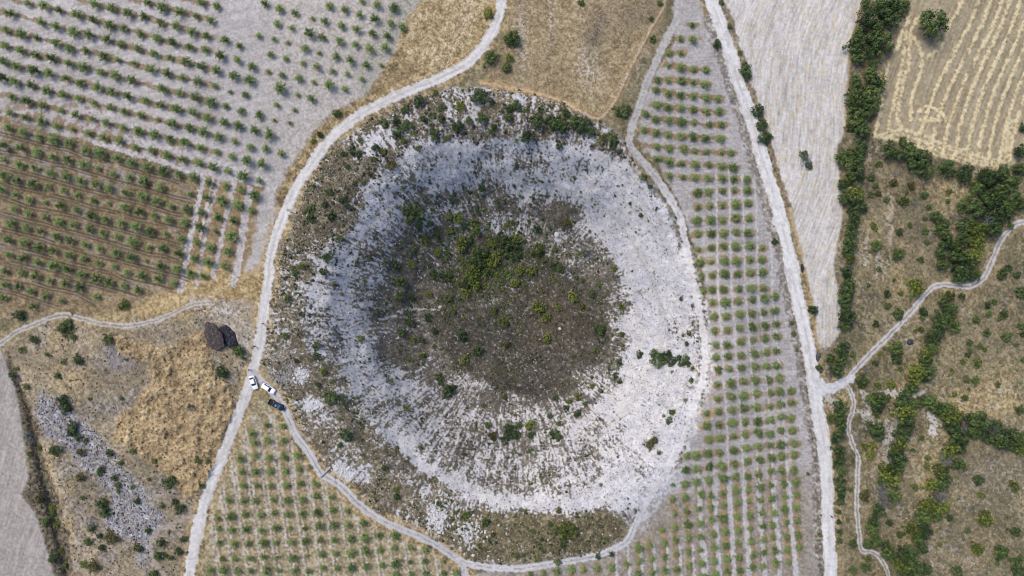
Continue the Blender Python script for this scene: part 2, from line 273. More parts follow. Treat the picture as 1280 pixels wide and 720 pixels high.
# ------------------------------------------------------------------ roads and tracks (centre lines)
SP = smooth_pts
R_WEST = SP([(634,-70),(630,-20),(627,2),(620,30),(602,60),(580,82),(545,100),(507,115),(470,132),(440,150),(415,172),(385,212),(365,245),(350,280),(339,317),(334,355),(329,397),(324,435),(312,480),(300,512),(287,547),(272,585),(260,615),(250,650),(241,695),(236,722),(225,800)])
R_EAST = SP([(862,-70),(878,-30),(890,2),(907,50),(922,100),(940,150),(952,195),(965,237),(977,280),(986,317),(993,355),(998,375),(1006,412),(1013,450),(1018,487),(1024,522),(1029,550),(1033,590),(1035,640),(1037,690),(1038,722),(1040,800)])
T_SW = SP([(316,468),(330,480),(345,495),(357,515),(370,545),(387,567),(402,592),(425,607),(450,632),(480,652),(510,665),(537,677),(562,692),(577,705),(582,722),(588,790)])
T_S = SP([(574,700),(600,708),(640,711),(690,705),(740,696),(765,687),(785,675),(795,652),(806,630),(825,602),(840,575),(855,545),(862,520),(873,492),(880,467),(880,435),(876,397),(867,365),(864,340),(857,305),(850,272),(837,247),(812,212),(790,185),(788,165),(800,130),(812,95),(830,55),(848,15),(855,-60)])
T_E = SP([(1022,483),(1045,482),(1058,475),(1070,462),(1085,445),(1100,430),(1120,410),(1140,388),(1155,370),(1165,360),(1177,356),(1195,357),(1212,358),(1230,347),(1240,325),(1250,302),(1265,285),(1280,277),(1350,262)])
T_EB = SP([(1058,482),(1066,495),(1066,512),(1060,535),(1067,560),(1073,575),(1071,607),(1071,640),(1074,670),(1077,687),(1090,690),(1100,697),(1110,718),(1122,780)])
T_W = SP([(-70,455),(-10,436),(20,415),(45,405),(65,397),(85,394),(105,399),(130,405),(160,407),(185,403),(210,395),(240,381),(262,378)])
T_LOOP = SP([(240,645),(215,655),(195,665),(188,682),(192,700),(205,718)])
P_TOP = SP([(835,-60),(831,2),(812,40),(795,70),(780,100),(765,132),(747,147),(722,137),(690,122),(640,111),(605,104)])
P_FLD = SP([(548,100),(560,62),(582,20),(586,-50)])

# ------------------------------------------------------------------ landform
CX, CY = 640, 402
dx = (GU-CX)/1.02; dy = GV-CY
rr = np.sqrt(dx*dx+dy*dy)+ (fbm(GU, GV, 120, 2, .5, 9)-.5)*26
th = np.arctan2(dy, dx)
bowl = 1-sst(rr, 95, 262)
rim = np.exp(-((rr-272)/26)**2)
Z = -25*bowl + 1.1*rim
fine = (np.abs(GU-640) < 720) & (np.abs(GV-360) < 430)
far = sst(np.maximum(np.abs(GU-640)/1400, np.abs(GV-360)/1000), 1, 6)
Z += (fbm(GU, GV, 260, 3, .5, 5)-.5)*5*(1-bowl) + far*(fbm(GU, GV, 2600, 4, .5, 6)-.3)*160
steps = np.sin(rr/7.5+3*fbm(GU, GV, 60, 2, .5, 8))                       # terracettes round the slope
slope_zone = sst(rr, 110, 150)*(1-sst(rr, 235, 265))
Z += .22*steps*slope_zone
Z += (fbm(GU, GV, 22, 3, .6, 12)-.5)*1.6*slope_zone

G = {}
# fields
G['nw'] = poly([(-3000,-3000),(620,-3000),(548,-60),(524,0),(507,30),(500,58),(478,92),(450,122),(420,140),(392,165),(372,200),(350,240),(340,290),(322,345),(262,330),(258,222),(200,201),(120,180),(0,146),(-3000,-600)], 3)
G['w'] = poly([(-3000,-600),(0,148),(120,183),(200,204),(252,219),(246,262),(234,330),(226,356),(190,375),(140,388),(60,392),(0,398),(-3000,500)], 3)
G['wstrip'] = poly([(252,219),(330,232),(324,262),(316,310),(300,352),(262,362),(226,362),(234,330),(246,262)], 3)
G['gold_nw'] = poly([(524,-60),(524,0),(507,30),(497,60),(478,95),(470,128),(510,112),(545,96),(582,76),(605,50),(616,25),(624,0),(630,-60)], 4)
G['gold_n'] = poly([(640,-3000),(900,-3000),(845,-60),(833,0),(810,42),(792,75),(774,120),(752,148),(700,128),(640,112),(604,104),(625,60),(636,0)], 4)
G['eu'] = poly([(845,-60),(866,-60),(884,20),(905,70),(922,130),(940,180),(952,225),(968,290),(984,350),(996,420),(1003,480),(1014,560),(1018,640),(1020,800),(585,800),(590,716),(640,716),(700,708),(745,700),(770,690),(792,672),(805,640),(830,610),(850,580),(868,530),(884,480),(886,400),(874,330),(862,275),(846,245),(812,195),(796,170),(806,130),(822,90),(842,50)], 2)
G['el'] = poly([(610,716),(700,710),(748,700),(785,682),(800,655),(808,640),(835,620),(1012,590),(1018,640),(1020,800),(600,800)], 8)
G['sw'] = poly([(318,498),(338,508),(358,545),(380,580),(402,600),(425,620),(450,645),(480,662),(520,680),(555,700),(570,720),(575,800),(235,800),(248,715),(258,655),(272,610),(285,570),(300,530)], 3)
G['pale'] = poly([(860,-3000),(1100,-3000),(1082,-60),(1079,0),(1064,50),(1060,110),(1058,160),(1046,185),(1050,225),(1054,268),(1042,330),(1050,375),(1050,415),(1038,432),(1026,436),(1019,420),(1020,395),(1012,360),(1002,320),(990,275),(975,225),(958,170),(940,120),(922,70),(908,20),(900,-20)], 2, RU, RV)
G['stub'] = poly([(1100,-3000),(3000,-3000),(2600,-300),(1400,120),(1290,180),(1268,205),(1255,213),(1215,206),(1170,196),(1135,180),(1092,172),(1096,140),(1106,95),(1120,50),(1138,12),(1140,-60)], 2, RU, RV)
G['ploughed'] = poly([(-3000,380),(0,434),(6,450),(18,480),(26,520),(31,560),(36,598),(27,618),(44,640),(56,675),(68,722),(90,800),(-3000,3000)], 2, RU, RV)
bankL = SP([(12,448),(28,480),(38,520),(46,550),(58,580),(66,620),(80,670),(92,722),(100,790)])
Db, Sb, Lb = stroke(bankL, WU, WV, 40)
G['bank'] = np.where(Sb < 0, 0, 1)*0
inb = poly([(8,440),(24,470),(42,520),(50,550),(62,590),(76,640),(88,690),(98,800),(72,800),(60,700),(46,645),(34,610),(38,580),(30,530),(22,490),(8,455)], 2.5)
G['bank'] = inb
G['mound'] = poly([(140,418),(175,425),(205,440),(240,418),(272,412),(262,440),(270,470),(293,480),(288,520),(272,560),(262,590),(250,618),(232,622),(215,596),(192,580),(165,560),(140,545),(150,520),(172,500),(190,480),(180,455),(150,445)], 4)
G['grey'] = poly([(48,485),(66,500),(92,520),(110,535),(140,560),(160,585),(185,620),(205,650),(185,672),(182,705),(172,705),(168,680),(145,670),(130,655),(140,620),(118,600),(105,575),(80,560),(54,545),(42,520)], 8)
G['grey2'] = poly([(130,432),(165,440),(160,465),(140,462),(128,445)], 6)
# sinkhole
G['hole'] = poly([(415,185),(450,155),(500,125),(560,112),(600,110),(650,118),(700,130),(750,150),(785,180),(806,220),(838,260),(856,310),(866,360),(874,420),(874,470),(864,510),(846,560),(820,598),(800,640),(785,668),(745,690),(690,700),(630,706),(590,702),(555,680),(520,660),(480,645),(448,622),(420,598),(398,580),(378,545),(362,510),(348,480),(330,455),(337,400),(342,350),(352,310),(372,255),(394,212)], 3)
white = poly([(482,205),(520,178),(570,172),(620,172),(690,176),(750,186),(792,205),(812,235),(838,270),(858,330),(866,400),(872,460),(862,510),(846,560),(815,610),(795,640),(700,642),(640,642),(600,628),(560,610),(515,575),(490,545),(455,500),(430,460),(392,440),(378,410),(382,370),(398,330),(440,290),(450,250)], 9)
inner = poly([(505,262),(530,235),(570,240),(620,236),(650,255),(690,240),(720,262),(730,300),(765,325),(785,380),(780,430),(760,470),(745,500),(690,545),(620,540),(560,500),(520,470),(480,450),(470,400),(490,370),(490,320),(505,290)], 14)
floor_ = poly([(575,300),(620,290),(665,310),(715,325),(750,370),(762,420),(750,455),(720,490),(650,495),(600,480),(570,450),(545,420),(550,360)], 16)
floor_ = sst(floor_+(fbm(GU, GV, 46, 3, .6, 15)-.5)*1.5*(floor_ > .02), .25, .85)
southbank = poly([(560,640),(620,642),(690,645),(750,640),(790,645),(780,672),(745,690),(690,698),(630,702),(590,698),(550,670)], 7)
S_mid = poly([(560,520),(640,510),(700,520),(770,520),(790,545),(740,610),(640,618),(570,590),(520,560)], 10)
northring = poly([(560,112),(600,110),(650,118),(700,130),(750,150),(785,180),(795,205),(750,182),(690,172),(620,168),(560,168),(500,175),(470,195),(450,190),(480,150),(520,125)], 6)
D_path, _, _ = stroke(SP([(455,515),(480,540),(505,560),(530,580),(560,600),(590,618),(640,630),(700,628),(760,624),(790,625)]), WU, WV, 30)
D_arc, _, _ = stroke(SP([(520,190),(570,182),(640,180),(700,186),(750,198),(790,212)]), WU, WV, 20)
D_arc2, _, _ = stroke(SP([(640,225),(690,225),(735,240),(780,285),(815,340),(835,400)]), WU, WV, 20)
D_w1, _, _ = stroke(SP([(470,398),(500,388),(530,388),(560,384)]), WU, WV, 12)
D_w2, _, _ = stroke(SP([(500,470),(525,462),(540,440),(536,420)]), WU, WV, 8)
D_w3, _, _ = stroke(SP([(383,385),(395,345),(420,290),(440,250),(470,215),(480,185)]), WU, WV, 8)
D_br, _, _ = stroke(SP([(452,255),(432,278),(410,300)]), RU, RV, 8)
# share of the ground under low scrub, 0 bare .. 1 closed
d = .80 - .20*northring
d = d*(1-white) + .41*white
E_s = poly([(640,228),(700,235),(760,200),(800,215),(838,262),(858,330),(864,400),(872,465),(855,540),(815,610),(760,625),(720,600),(760,540),(775,480),(790,430),(785,370),(765,315),(725,262)], 9)
d = d*(1-E_s) + .10*E_s
d = d*(1-.9*inner) + .74*.9*inner
W_wh = poly([(440,240),(500,225),(530,260),(505,320),(500,360),(470,385),(440,420),(395,425),(385,380),(420,330)], 10)
d = d - .03*W_wh + .20*poly([(455,290),(520,300),(560,380),(540,470),(490,470),(455,420)], 16)
d = d*(1-S_mid*.8) + .54*S_mid*.8
d = d*(1-southbank) + .90*southbank
d = d*(1-floor_) + 1.04*floor_
d -= .45*np.exp(-(D_path/8)**2)+.30*np.exp(-(D_arc/6)**2)+.2*np.exp(-(D_arc2/6)**2)
d -= .5*np.exp(-(D_w1/2.2)**2)+.35*np.exp(-(D_w2/2)**2)+.4*np.exp(-(D_w3/1.5)**2)
for (x, y, r, k) in ((538,275,10,.3),(395,300,6,.4),(376,355,6,.35),(600,120,14,.35),(697,294,6,.8),(708,345,10,.5),(780,405,10,.6),(428,588,12,.9),(548,648,12,.6),(588,665,20,.4),(375,468,9,.9),(388,506,9,.8),(440,180,18,.2),(470,170,18,.3),(512,600,14,.2),(520,627,16,.25),(455,595,12,.45),(555,182,16,.25)):
    d -= k*np.exp(-((WU-x)**2+(WV-y)**2)/(r*r))
for (x, y, r, k) in ((790,262,12,.35),(800,365,10,.25),(840,410,9,.4),(700,262,18,.3),(745,255,12,.2),(800,400,12,.1),(690,595,18,.25),(800,590,12,.35),(788,570,10,.25),(420,440,22,.2),(655,205,20,.1)):
    d += k*np.exp(-((WU-x)**2+(WV-y)**2)/(r*r))
d -= .12*(1-white)*(1-southbank)*sst(GV, 430, 520)
d += .06*poly([(345,440),(400,450),(440,520),(500,600),(560,640),(560,690),(480,645),(400,590)], 10)
d += .06*np.sin(rr/4.6+4*fbm(GU, GV, 70, 2, .5, 24))*slope_zone*white
d += (fbm(GU, GV, 30, 3, .6, 21)-.5)*.62*(1-floor_)
d -= (E_s*.10)*(fbm(GU, GV, 40, 2, .5, 23) < .5)
# drop-shaped streaks running down the slope
tu = th*230/4.6; tv = rr/20.0
streak = vnoise(tu*1.6+40+w1, tv*1.1+7+w2)*.5+vnoise(tu*3.4+10+w2, tv*2.2+3)*.5
speck = fbm(GU, GV, 2.1, 2, .55, 22)
n_cover = .44*streak+.56*speck
n_cover = np.clip((n_cover-.5)*1.65+.5, 0, 1)
cover = sst(d-n_cover, -.17, .20)
COVER_D = d

# ------------------------------------------------------------------ colours of the ground
C = np.zeros(GU.shape+(3,), np.float32)
nA = fbm(GU, GV, 90, 4, .55, 31); nB = fbm(GU, GV, 14, 3, .6, 32); nC = fbm(GU, GV, 2.6, 2, .6, 33); nD = fbm(GU, GV, 6, 2, .6, 34)
nA = np.clip((nA-.5)*1.8+.5, 0, 1); nB = np.clip((nB-.5)*1.8+.5, 0, 1); nC = np.clip((nC-.5)*1.7+.5, 0, 1); nD = np.clip((nD-.5)*1.8+.5, 0, 1)
def mixc(m, c):
    global C
    m = np.clip(m, 0, 1)
    C = C*(1-m[..., None])+lin(c).astype(np.float32)*m[..., None] if np.ndim(c) == 1 else C*(1-m[..., None])+c*m[..., None]
def pal(t, *cs):
    """palette ramp over t in 0..1"""
    cs = [lin(c) for c in cs]; k = len(cs)-1; t = np.clip(t, 0, 1)*k; out = 0
    for i, c in enumerate(cs): out = out+np.clip(1-np.abs(t-i), 0, 1)[..., None]*c
    return out.astype(np.float32)
TAN = pal(nC*.5+nB*.5, (104,94,80), (140,126,104), (168,150,122), (196,180,152))
GREYSOIL = pal(nC*.6+nB*.4, (158,153,152), (180,176,176), (198,195,195))
mixc(np.ones_like(GU), pal(nA*.35+nB*.3+nC*.35, (76,73,60), (106,100,80), (134,124,98), (166,154,124)))       # dry scrubland
# east scrubland: straw patches and dark grey patches
for (x, y, rx, ry, k) in ((1225,505,60,26,.8),(1160,585,16,40,.75),(1180,545,22,22,.5),(1120,360,16,60,.4),(1190,235,30,20,.5),(1085,300,14,60,.25),(1250,490,30,30,.4),(1060,500,14,10,.7),(1135,470,20,30,.25),(1110,250,10,40,.3)):
    m = np.exp(-(((WU-x)/rx)**2+((WV-y)/ry)**2)*1.2); mixc(k*m*(.5+nD), pal(nC, (140,122,88), (186,166,124), (208,190,150)))
for (x, y, rx, ry, k) in ((1245,590,60,40,.35),(1230,690,70,40,.3),(1090,230,14,50,.35),(1150,290,30,30,.3),(1130,215,30,12,.35),(1240,430,40,24,.2)):
    m = np.exp(-(((WU-x)/rx)**2+((WV-y)/ry)**2)*1.2); mixc(k*m*(.6+nB*.6), (118,110,104))
mixc(((GU > 1040)*.5*(1-G['stub'])).astype(np.float32)*sst(fbm(GU*.6+GV*.35, GV*.6-GU*.35, 12, 4, .65, 44), .5, .66), pal(nC, (124,112,88), (178,160,126)))
stones_e = sst(fbm(GU, GV, 3.4, 2, .6, 41), .62, .72)*sst(fbm(GU, GV, 50, 2, .5, 42), .45, .6)
mixc(stones_e*.4, (186,180,178))
for p, w_, k in ((SP([(1128,505),(1118,530),(1112,550),(1105,580)]),5,.6), (SP([(1080,492),(1085,505),(1078,520)]),3,.8), (SP([(1105,492),(1130,491),(1150,495),(1155,515),(1165,528),(1168,540)]),3,.9),
                 (SP([(1075,512),(1090,520),(1108,535)]),4,.6), (SP([(1110,530),(1108,555),(1120,572)]),5,.45), (SP([(1028,490),(1035,498),(1042,502)]),4,.9), (SP([(1083,300),(1080,330)]),2,.5), (SP([(1097,320),(1095,345)]),3,.5), (SP([(1166,520),(1166,538)]),5,.95), (SP([(1150,497),(1155,487)]),2,.6),
                 (SP([(1108,240),(1115,262),(1112,300),(1105,345)]),1.5,.35)):
    D, _, _ = stroke(p, WU, WV, 14); mixc(k*.72*sst(w_-D+(nC-.5)*6+(nD-.5)*3, -2, 2), (208,204,202))
# south-west waste ground
swm = poly([(0,436),(60,402),(150,410),(262,382),(320,420),(312,470),(295,520),(270,590),(240,700),(230,800),(90,800),(60,600)], 6)
mixc(swm, pal(nA*.3+nB*.3+nC*.4, (98,94,86), (132,122,106), (162,148,124), (190,176,148)))
for (x, y, rx, ry, k) in ((85,470,30,25,.5),(65,610,12,50,.85),(80,660,14,60,.8),(110,690,14,40,.6),(120,400,50,9,.6),(170,385,40,14,.5),(225,385,40,20,.4),(60,420,30,14,.5)):
    m = np.exp(-(((WU-x)/rx)**2+((WV-y)/ry)**2)*1.2); mixc(k*m*(.6+.6*nD), pal(nC, (150,128,92), (190,168,122), (208,188,146)))
mixc(swm*sst(fbm(GU, GV, 26, 3, .6, 55), .48, .7)*.45, pal(nC, (112,108,106), (146,142,140), (178,174,172)))
mixc(.55*G['grey2']*(.4+nC), (150,146,152))
mixc(G['grey']*(.35+.45*nD+.2*nB), pal(nC*.6+nD*.4, (112,112,122), (144,144,154), (170,170,180), (196,196,204)))
mixc(G['mound'], pal(nC*.3+nD*.35+nB*.35, (116,100,78), (156,136,106), (186,164,128), (210,190,156)))
ridge = np.abs(fbm(GU, GV, 9, 2, .6, 51)-.5)*2
Z += G['mound']*(1.3*nB+.5*nD-.4+.35*nC)
mixc(G['bank'], pal(nC, (78,74,64), (108,100,86), (134,122,102)))
Dv, Sv, Lv = stroke(SP([(38,470),(48,520),(56,560),(62,590),(72,630),(82,680),(92,730)]), WU, WV, 30)
Z += -1.6*np.exp(-((GU-0*1-np.interp(GV, [440,520,580,640,720,800],[14,40,52,66,86,100]))/7.0)**2)*((GV > 440))*sst(GV, 430, 470)
# pale ploughed field, lower left
fl = vnoise((GU*.96+GV*.28)/1.6+w1*.6, (GV*.96-GU*.28)/26)
mixc(G['ploughed'], pal(fl*.45+nC*.35+nB*.2, (140,132,126), (168,161,156), (192,186,182)))
Z += G['ploughed']*.10*fl
# upper left orchard
lf = vnoise((GU*.25+GV*.96)/2.4, (GU*.96-GV*.25)/40+w1*.4)
mixc(G['nw'], pal(lf*.5+nC*.25+nB*.25, (158,152,150), (184,179,178), (206,202,201)))
rt = G['nw']*sst(GU, 300, 380)                                            # stony eastern half
mixc(rt*.8*(.5+nB*.5), pal(nC, (164,156,146), (188,181,172), (204,199,194)))
sandy = poly([(180,300),(330,0),(262,-60),(300,30),(345,110),(330,190),(240,200)], 12)
brownish = poly([(40,125),(120,130),(200,170),(290,200),(250,215),(120,178),(0,150),(0,130)], 8)
mixc(brownish*.75*sst(nD, .4, .7), (142,120,94))
mixc(G['nw']*poly([(450,120),(500,60),(520,20),(560,0),(500,-20),(470,40),(440,95)], 8)*sst(nC, .55, .75)*.7, (112,122,92))
mixc(G['gold_nw'], pal(nC*.5+nD*.5, (122,106,80), (160,142,108), (190,172,138), (206,194,168)))
edge_g = poly([(322,345),(340,290),(348,240),(370,200),(392,165),(420,140),(450,122),(478,95),(505,60),(520,90),(470,122),(438,142),(410,165),(382,205),(360,242),(345,280),(334,320),(330,370),(322,420),(300,400),(240,395),(235,365),(290,355)], 5)
mixc(edge_g, pal(nC*.5+nD*.5, (96,86,66), (132,116,88), (166,146,112), (192,176,144)))
mixc(poly([(300,360),(318,365),(322,400),(312,410),(285,395),(270,380),(260,365)], 6)*.6*(nD+.2), (184,178,172))
# brown orchard
mixc(G['w'], pal(nC*.5+nD*.3+nB*.2, (104,91,71), (130,114,89), (152,135,107), (172,155,126)))
mixc(G['w']*poly([(-3000,140),(0,160),(90,182),(170,215),(150,240),(60,212),(0,196),(-3000,180)], 8)*sst(nD, .45, .75)*.55, (170,164,164))
mixc(G['w']*sst(fbm(GU*.5+GV*.1, GV*2.2-GU*.6, 9, 2, .6, 61), .58, .72)*.4, (166,158,156))
mixc(G['wstrip'], pal(nC*.5+nD*.5, (124,106,82), (154,134,106), (180,164,140)))
mixc(poly([(240,335),(330,335),(322,372),(270,375),(225,392),(150,395),(190,375),(226,358)], 6), pal(nC*.5+nD*.5, (140,118,84), (178,156,116), (200,182,146)))
for p, w_ in ((SP([(255,216),(246,262),(238,300),(229,350),(226,362)]), 3.4), (SP([(275,222),(263,262),(252,320),(245,358)]), 2.2), (SP([(266,224),(256,270),(250,300)]), 1.4), (SP([(293,228),(282,275),(274,310),(266,345)]), 3.0), (SP([(313,236),(305,285),(297,330),(292,355)]), 4.4), (SP([(118,178),(160,190),(200,202),(232,212),(255,217),(290,222),(335,232)]), 3.0),
              (SP([(170,170),(220,190),(270,205),(335,228)]), 5)):
    D, _, _ = stroke(p, RU, RV, 12); mixc(sst(w_-D+(nC-.5)*2.4, -1, 1)*.85, pal(nC, (176,168,168), (196,191,192), (206,203,206)))
# top-centre dry grass
mixc(G['gold_n'], pal(nC*.42+nD*.28+nA*.3, (100,90,72), (136,122,98), (166,150,120), (188,174,146)))
for (x, y, rx, ry, k) in ((747,35,12,30,.75),(800,20,40,26,.45),(740,60,9,20,.4),(650,60,10,50,.3)):
    m = np.exp(-(((WU-x)/rx)**2+((WV-y)/ry)**2)); mixc(k*m*(.5+nD), (98,92,86))
for (x, y, rx, ry, k) in ((735,88,12,24,.6),(652,50,8,44,.5),(688,30,5,40,.4)):
    m = np.exp(-(((WU-x)/rx)**2+((WV-y)/ry)**2)); mixc(k*m*sst(nC+.2*nB, .4, .8), (196,192,188))
mixc(poly([(606,60),(630,20),(640,60),(650,110),(610,104)], 8)*.55*(.4+nB), (112,100,78))
# eastern orchard
lf2 = vnoise((GU*.10+GV)/1.5+w1*.4, (GU)/24)
mixc(G['eu'], pal(lf2*.45+nC*.3+nB*.25, (148,143,142), (174,170,169), (198,194,194)))
mixc(G['el']*.9*(nB*.4+.6), pal(nC*.6+nD*.4, (118,108,94), (146,136,120), (172,164,152)))
# south-west orchard
mixc(G['sw'], pal(nC*.5+nD*.3+nB*.2, (118,108,86), (146,135,108), (172,160,132), (194,184,160)))
TANP = pal(nC*.6+nD*.4, (112,96,74), (146,126,96), (176,156,122))
for key, rows in ORCH:
    for row in rows:
        pts = [(x, y) for x, y, s in row]
        if key == 'nw' and len(pts) > 2:
            left = [p for p in pts if p[0] < 300]
            if len(left) > 1:
                left = [(left[0][0]-20, left[0][1]-5)]+left
                D, SG, _ = stroke(left, RU, RV, 12); fade = 1-sst(GU, 255, 292)
                mixc(fade*sst(3.3-np.abs(SG-.5)+(nD-.5)*5, -1.2, 1.6)*(D < 10)*.85, TANP*.86)
                D, SG, _ = stroke([(x-2, y+2.5) for x, y in left], RU, RV, 12)
        if key == 'eu' and len(pts) > 2 and pts[0][1] < 195:
            D, SG, _ = stroke(pts, RU, RV, 12); mixc(sst(2.6-D+(nD-.5)*3.5, -1, 1.2)*.8, TANP*.8)
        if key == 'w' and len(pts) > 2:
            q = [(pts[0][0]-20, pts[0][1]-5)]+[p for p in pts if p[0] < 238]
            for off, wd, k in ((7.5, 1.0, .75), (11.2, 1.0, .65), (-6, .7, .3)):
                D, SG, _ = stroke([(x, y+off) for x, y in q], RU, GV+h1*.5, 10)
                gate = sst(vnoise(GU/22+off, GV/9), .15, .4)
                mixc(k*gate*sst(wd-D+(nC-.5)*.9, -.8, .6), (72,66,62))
for key, rows in ORCH:                                                    # straw and weeds round each tree
    if key not in ('eu', 'el', 'sw', 'nw'): continue
    P = np.zeros_like(GU)
    for row in rows:
        for (x, y, s) in row:
            rx, ry = {'eu': (9, 4.3), 'el': (4.2, 10), 'sw': (3.6, 9), 'nw': (4.5, 3.2)}[key]
            if key == 'eu' and y > 225: rx, ry = 7.2, 5.2
            a, b = np.searchsorted(U, [x-26, x+26]); c, e = np.searchsorted(V, [y-26, y+26])
            X = RU[c:e, a:b]-x; Y = RV[c:e, a:b]-y-.6
            P[c:e, a:b] = np.maximum(P[c:e, a:b], 1.25-np.sqrt((X/rx)**2+(Y/ry)**2)*.7)
    k = .9 if key != 'nw' else .6
    mixc(k*sst(P+(nD-.5)*.55+(nC-.5)*.3, .38, .75), TANP*(1.0 if key != 'eu' else .92))
for k in range(-2, 5):                                                    # wheel lines between the columns
    base = [(895,212),(896,270),(897,342),(897.5,365),(900,396),(902,431),(905,481),(907,512),(909,545),(910,580),(912,615),(913,646),(916,682),(918,718),(922,790)]
    p = [(x+16.1*k+(y-212)*.006*k, y) for x, y in base]
    if k < 0: p = [q for q in p if q[1] > 570]
    D, _, _ = stroke(p, RU*1.0, RV, 8); wd = np.where(GV > 600, 3.0, 1.2)
    mixc(G['eu']*sst(wd-D+(nC-.5)*1.2, -.7, .8)*.9, pal(nC, (180,177,180), (202,200,203)))
for k in range(-9, 0):
    p = [(916+16.1*k-2, 682),(918+16.1*k-2, 718),(922+16.1*k, 790)]
    D, _, _ = stroke(p, RU, RV, 8); mixc(G['el']*sst(1.6-D+(nC-.5)*1.2, -.7, .8)*.8, pal(nC, (184,181,184), (208,206,210)))
A = [(334,551),(336,572),(338,589),(341,608),(343,624),(346,642),(349,660),(351,679),(354,697),(358,722),(368,790)]
for k in range(-5, 13):
    p = [(x+9.2+18.3*k, y) for x, y in [(330,520)]+A]
    for off, wd in ((-2.4, 1.3), (2.4, 1.1)):
        D, _, _ = stroke([(x+off, y) for x, y in p], RU, RV, 7); mixc(G['sw']*sst(wd-D+(nC-.5)*1.6, -.8, .8)*.8, pal(nC, (168,161,154), (194,188,183)))
# pale field, north east
sw_ = vnoise((GU+.20*GV+9*np.sin(GV/45))/1.45+w1*.7, (GV)/11)
sw2 = vnoise((GU+.18*GV)/5+w2*.4, GV/45)
mixc(G['pale'], pal(sw_*.55+nC*.2+sw2*.25, (150,144,138), (190,185,181), (212,208,205), (226,223,220)))
mixc(G['pale']*sst(vnoise((GU+.2*GV)/2.2+9, GV/7), .6, .85)*(.25+.5*nB), (206,188,150))
mixc(G['pale']*poly([(960,0),(975,60),(985,120),(990,160),(980,120),(966,60)], 4)*sst(nC, .5, .8)*.5, (120,112,108))
Z += G['pale']*.10*sw_
for p in (SP([(1080,-40),(1077,10),(1063,60),(1060,120),(1056,170)]), SP([(900,0),(925,70),(945,130),(962,180),(990,270),(1004,330),(1014,380),(1019,425)])):
    D, _, _ = stroke(p, RU, RV, 8); mixc(sst(2.0-D+(nD-.5)*2, -1, 1)*.6, (172,146,106))
# harvested field with straw swaths
qd = GU*.93+GV*.37; along = GV*.93-GU*.37
mixc(G['stub'], pal(vnoise(qd/1.5, along/30)*.5+nC*.3+nB*.2, (128,116,98), (154,142,118), (174,162,136), (192,182,160)))
SW = np.zeros_like(GU)
swl = []
for i, (xt, xb) in enumerate(((1150,1098),(1168,1104),(1185,1114),(1206,1126),(1217,1145),(1232,1162),(1246,1178),(1256,1193),(1270,1208),(1284,1222),(1298,1236),(1312,1250),(1326,1262),(1342,1278),(1358,1292))):
    swl.append([(xt+18,-60),(xt+8,-5),(xt-2,25),(xt-(xt-xb)*.35,70),(xt-(xt-xb)*.6,105),(xb+(xt-xb)*.15,150),(xb,200)])
swl[0] = [(1128,40),(1122,60),(1112,70),(1105,110),(1098,150),(1092,170)]
swl[1] = [(1135,20),(1132,50),(1126,90),(1117,130),(1110,160)]
swl[2] = [(1150,20),(1140,35),(1137,60),(1135,85),(1128,110),(1122,150),(1135,165)]
swl[3] = [(1140,45),(1150,60),(1153,78),(1147,100),(1140,125),(1138,150)]
swl += [[(1160,72),(1168,66),(1180,56),(1188,30),(1200,8),(1205,-10)], [(1148,140),(1160,133),(1175,140),(1182,152),(1168,150),(1150,150)]]
for p in swl:
    D, _, _ = stroke(SP(p), GU+h1*.7+w1*1.2, GV, 10)
    SW = np.maximum(SW, sst(2.3-D+(nC-.5)*2.0, -.9, 1.0)*sst(vnoise(GU/9+p[0][0], GV/9), .08, .25))
for i in range(6):
    p = [(1092+2*i,171+2*i),(1130,163+6*i),(1170,178+6*i),(1215,192+4*i),(1250,200+3*i),(1262-1*i,190),(1268-2*i,150)]
    D, _, _ = stroke(SP(p), GU+w1*3, GV+w2*4, 10); SW = np.maximum(SW, sst(1.5-D+(nC-.5)*3.5, -1, 1)*.8)
SW *= G['stub']; mixc(SW*.9, pal(nC, (192,174,132), (214,198,158), (226,212,178)))
Z += SW*.22
mixc(G['stub']*np.exp(-((GU-1166)**2+(GV-48)**2)/320)*.6, (134,124,112))  # soft shadow of the lone tree, painted into the stubble colour
# sinkhole
bare = pal(nC*.25+nD*.3+nB*.45, (182,181,186), (201,200,206), (215,215,221))
lowc = pal(nC*.55+nB*.25+nD*.2, (62,58,50), (88,82,70), (114,106,92), (144,136,124))
flc = pal(nC*.5+nB*.3+nD*.2, (46,45,42), (65,63,57), (83,79,70), (106,101,88))
gr = G['hole']
mixc(gr, bare)
warm = sst(GV+.3*(640-GU), 470, 640)
mixc(gr*cover*.93, lowc)
mixc(gr*cover*(1-white)*.6, pal(nC*.4+nD*.3+nB*.3, (86,80,64), (116,106,84), (146,134,108), (178,166,142)))
mixc(gr*cover*floor_*.85, flc)
mixc(gr*(1-cover)*(1-floor_)*sst(np.sin(rr/4.2+2.5*fbm(GU, GV, 90, 2, .5, 25)), .25, .95)*white*.28, (168,165,166))
mixc(gr*(1-cover)*white*.30*sst(nB, .3, .8), (206,200,190))
mixc(gr*cover*southbank*.7, pal(nC*.6+nD*.4, (84,78,56), (118,108,78), (150,136,102)))
mixc(gr*sst(D_br*-1+2, -1, 1)*.4, (120,104,80))
mixc(gr*floor_*sst(fbm(GU, GV, 2.2, 2, .6, 71), .70, .8)*.6, (190,186,184))
mixc(gr*np.exp(-((WU-696)**2+(WV-402)**2)/1200)*.35, (112,88,76))
mixc(poly([(786,175),(800,195),(812,225),(796,222),(784,200)], 3)*.7*(nD+.2), (150,128,96))
mixc(poly([(868,440),(888,440),(892,520),(878,540),(868,520)], 5)*sst(nD, .3, .6)*.6, (188,164,120))
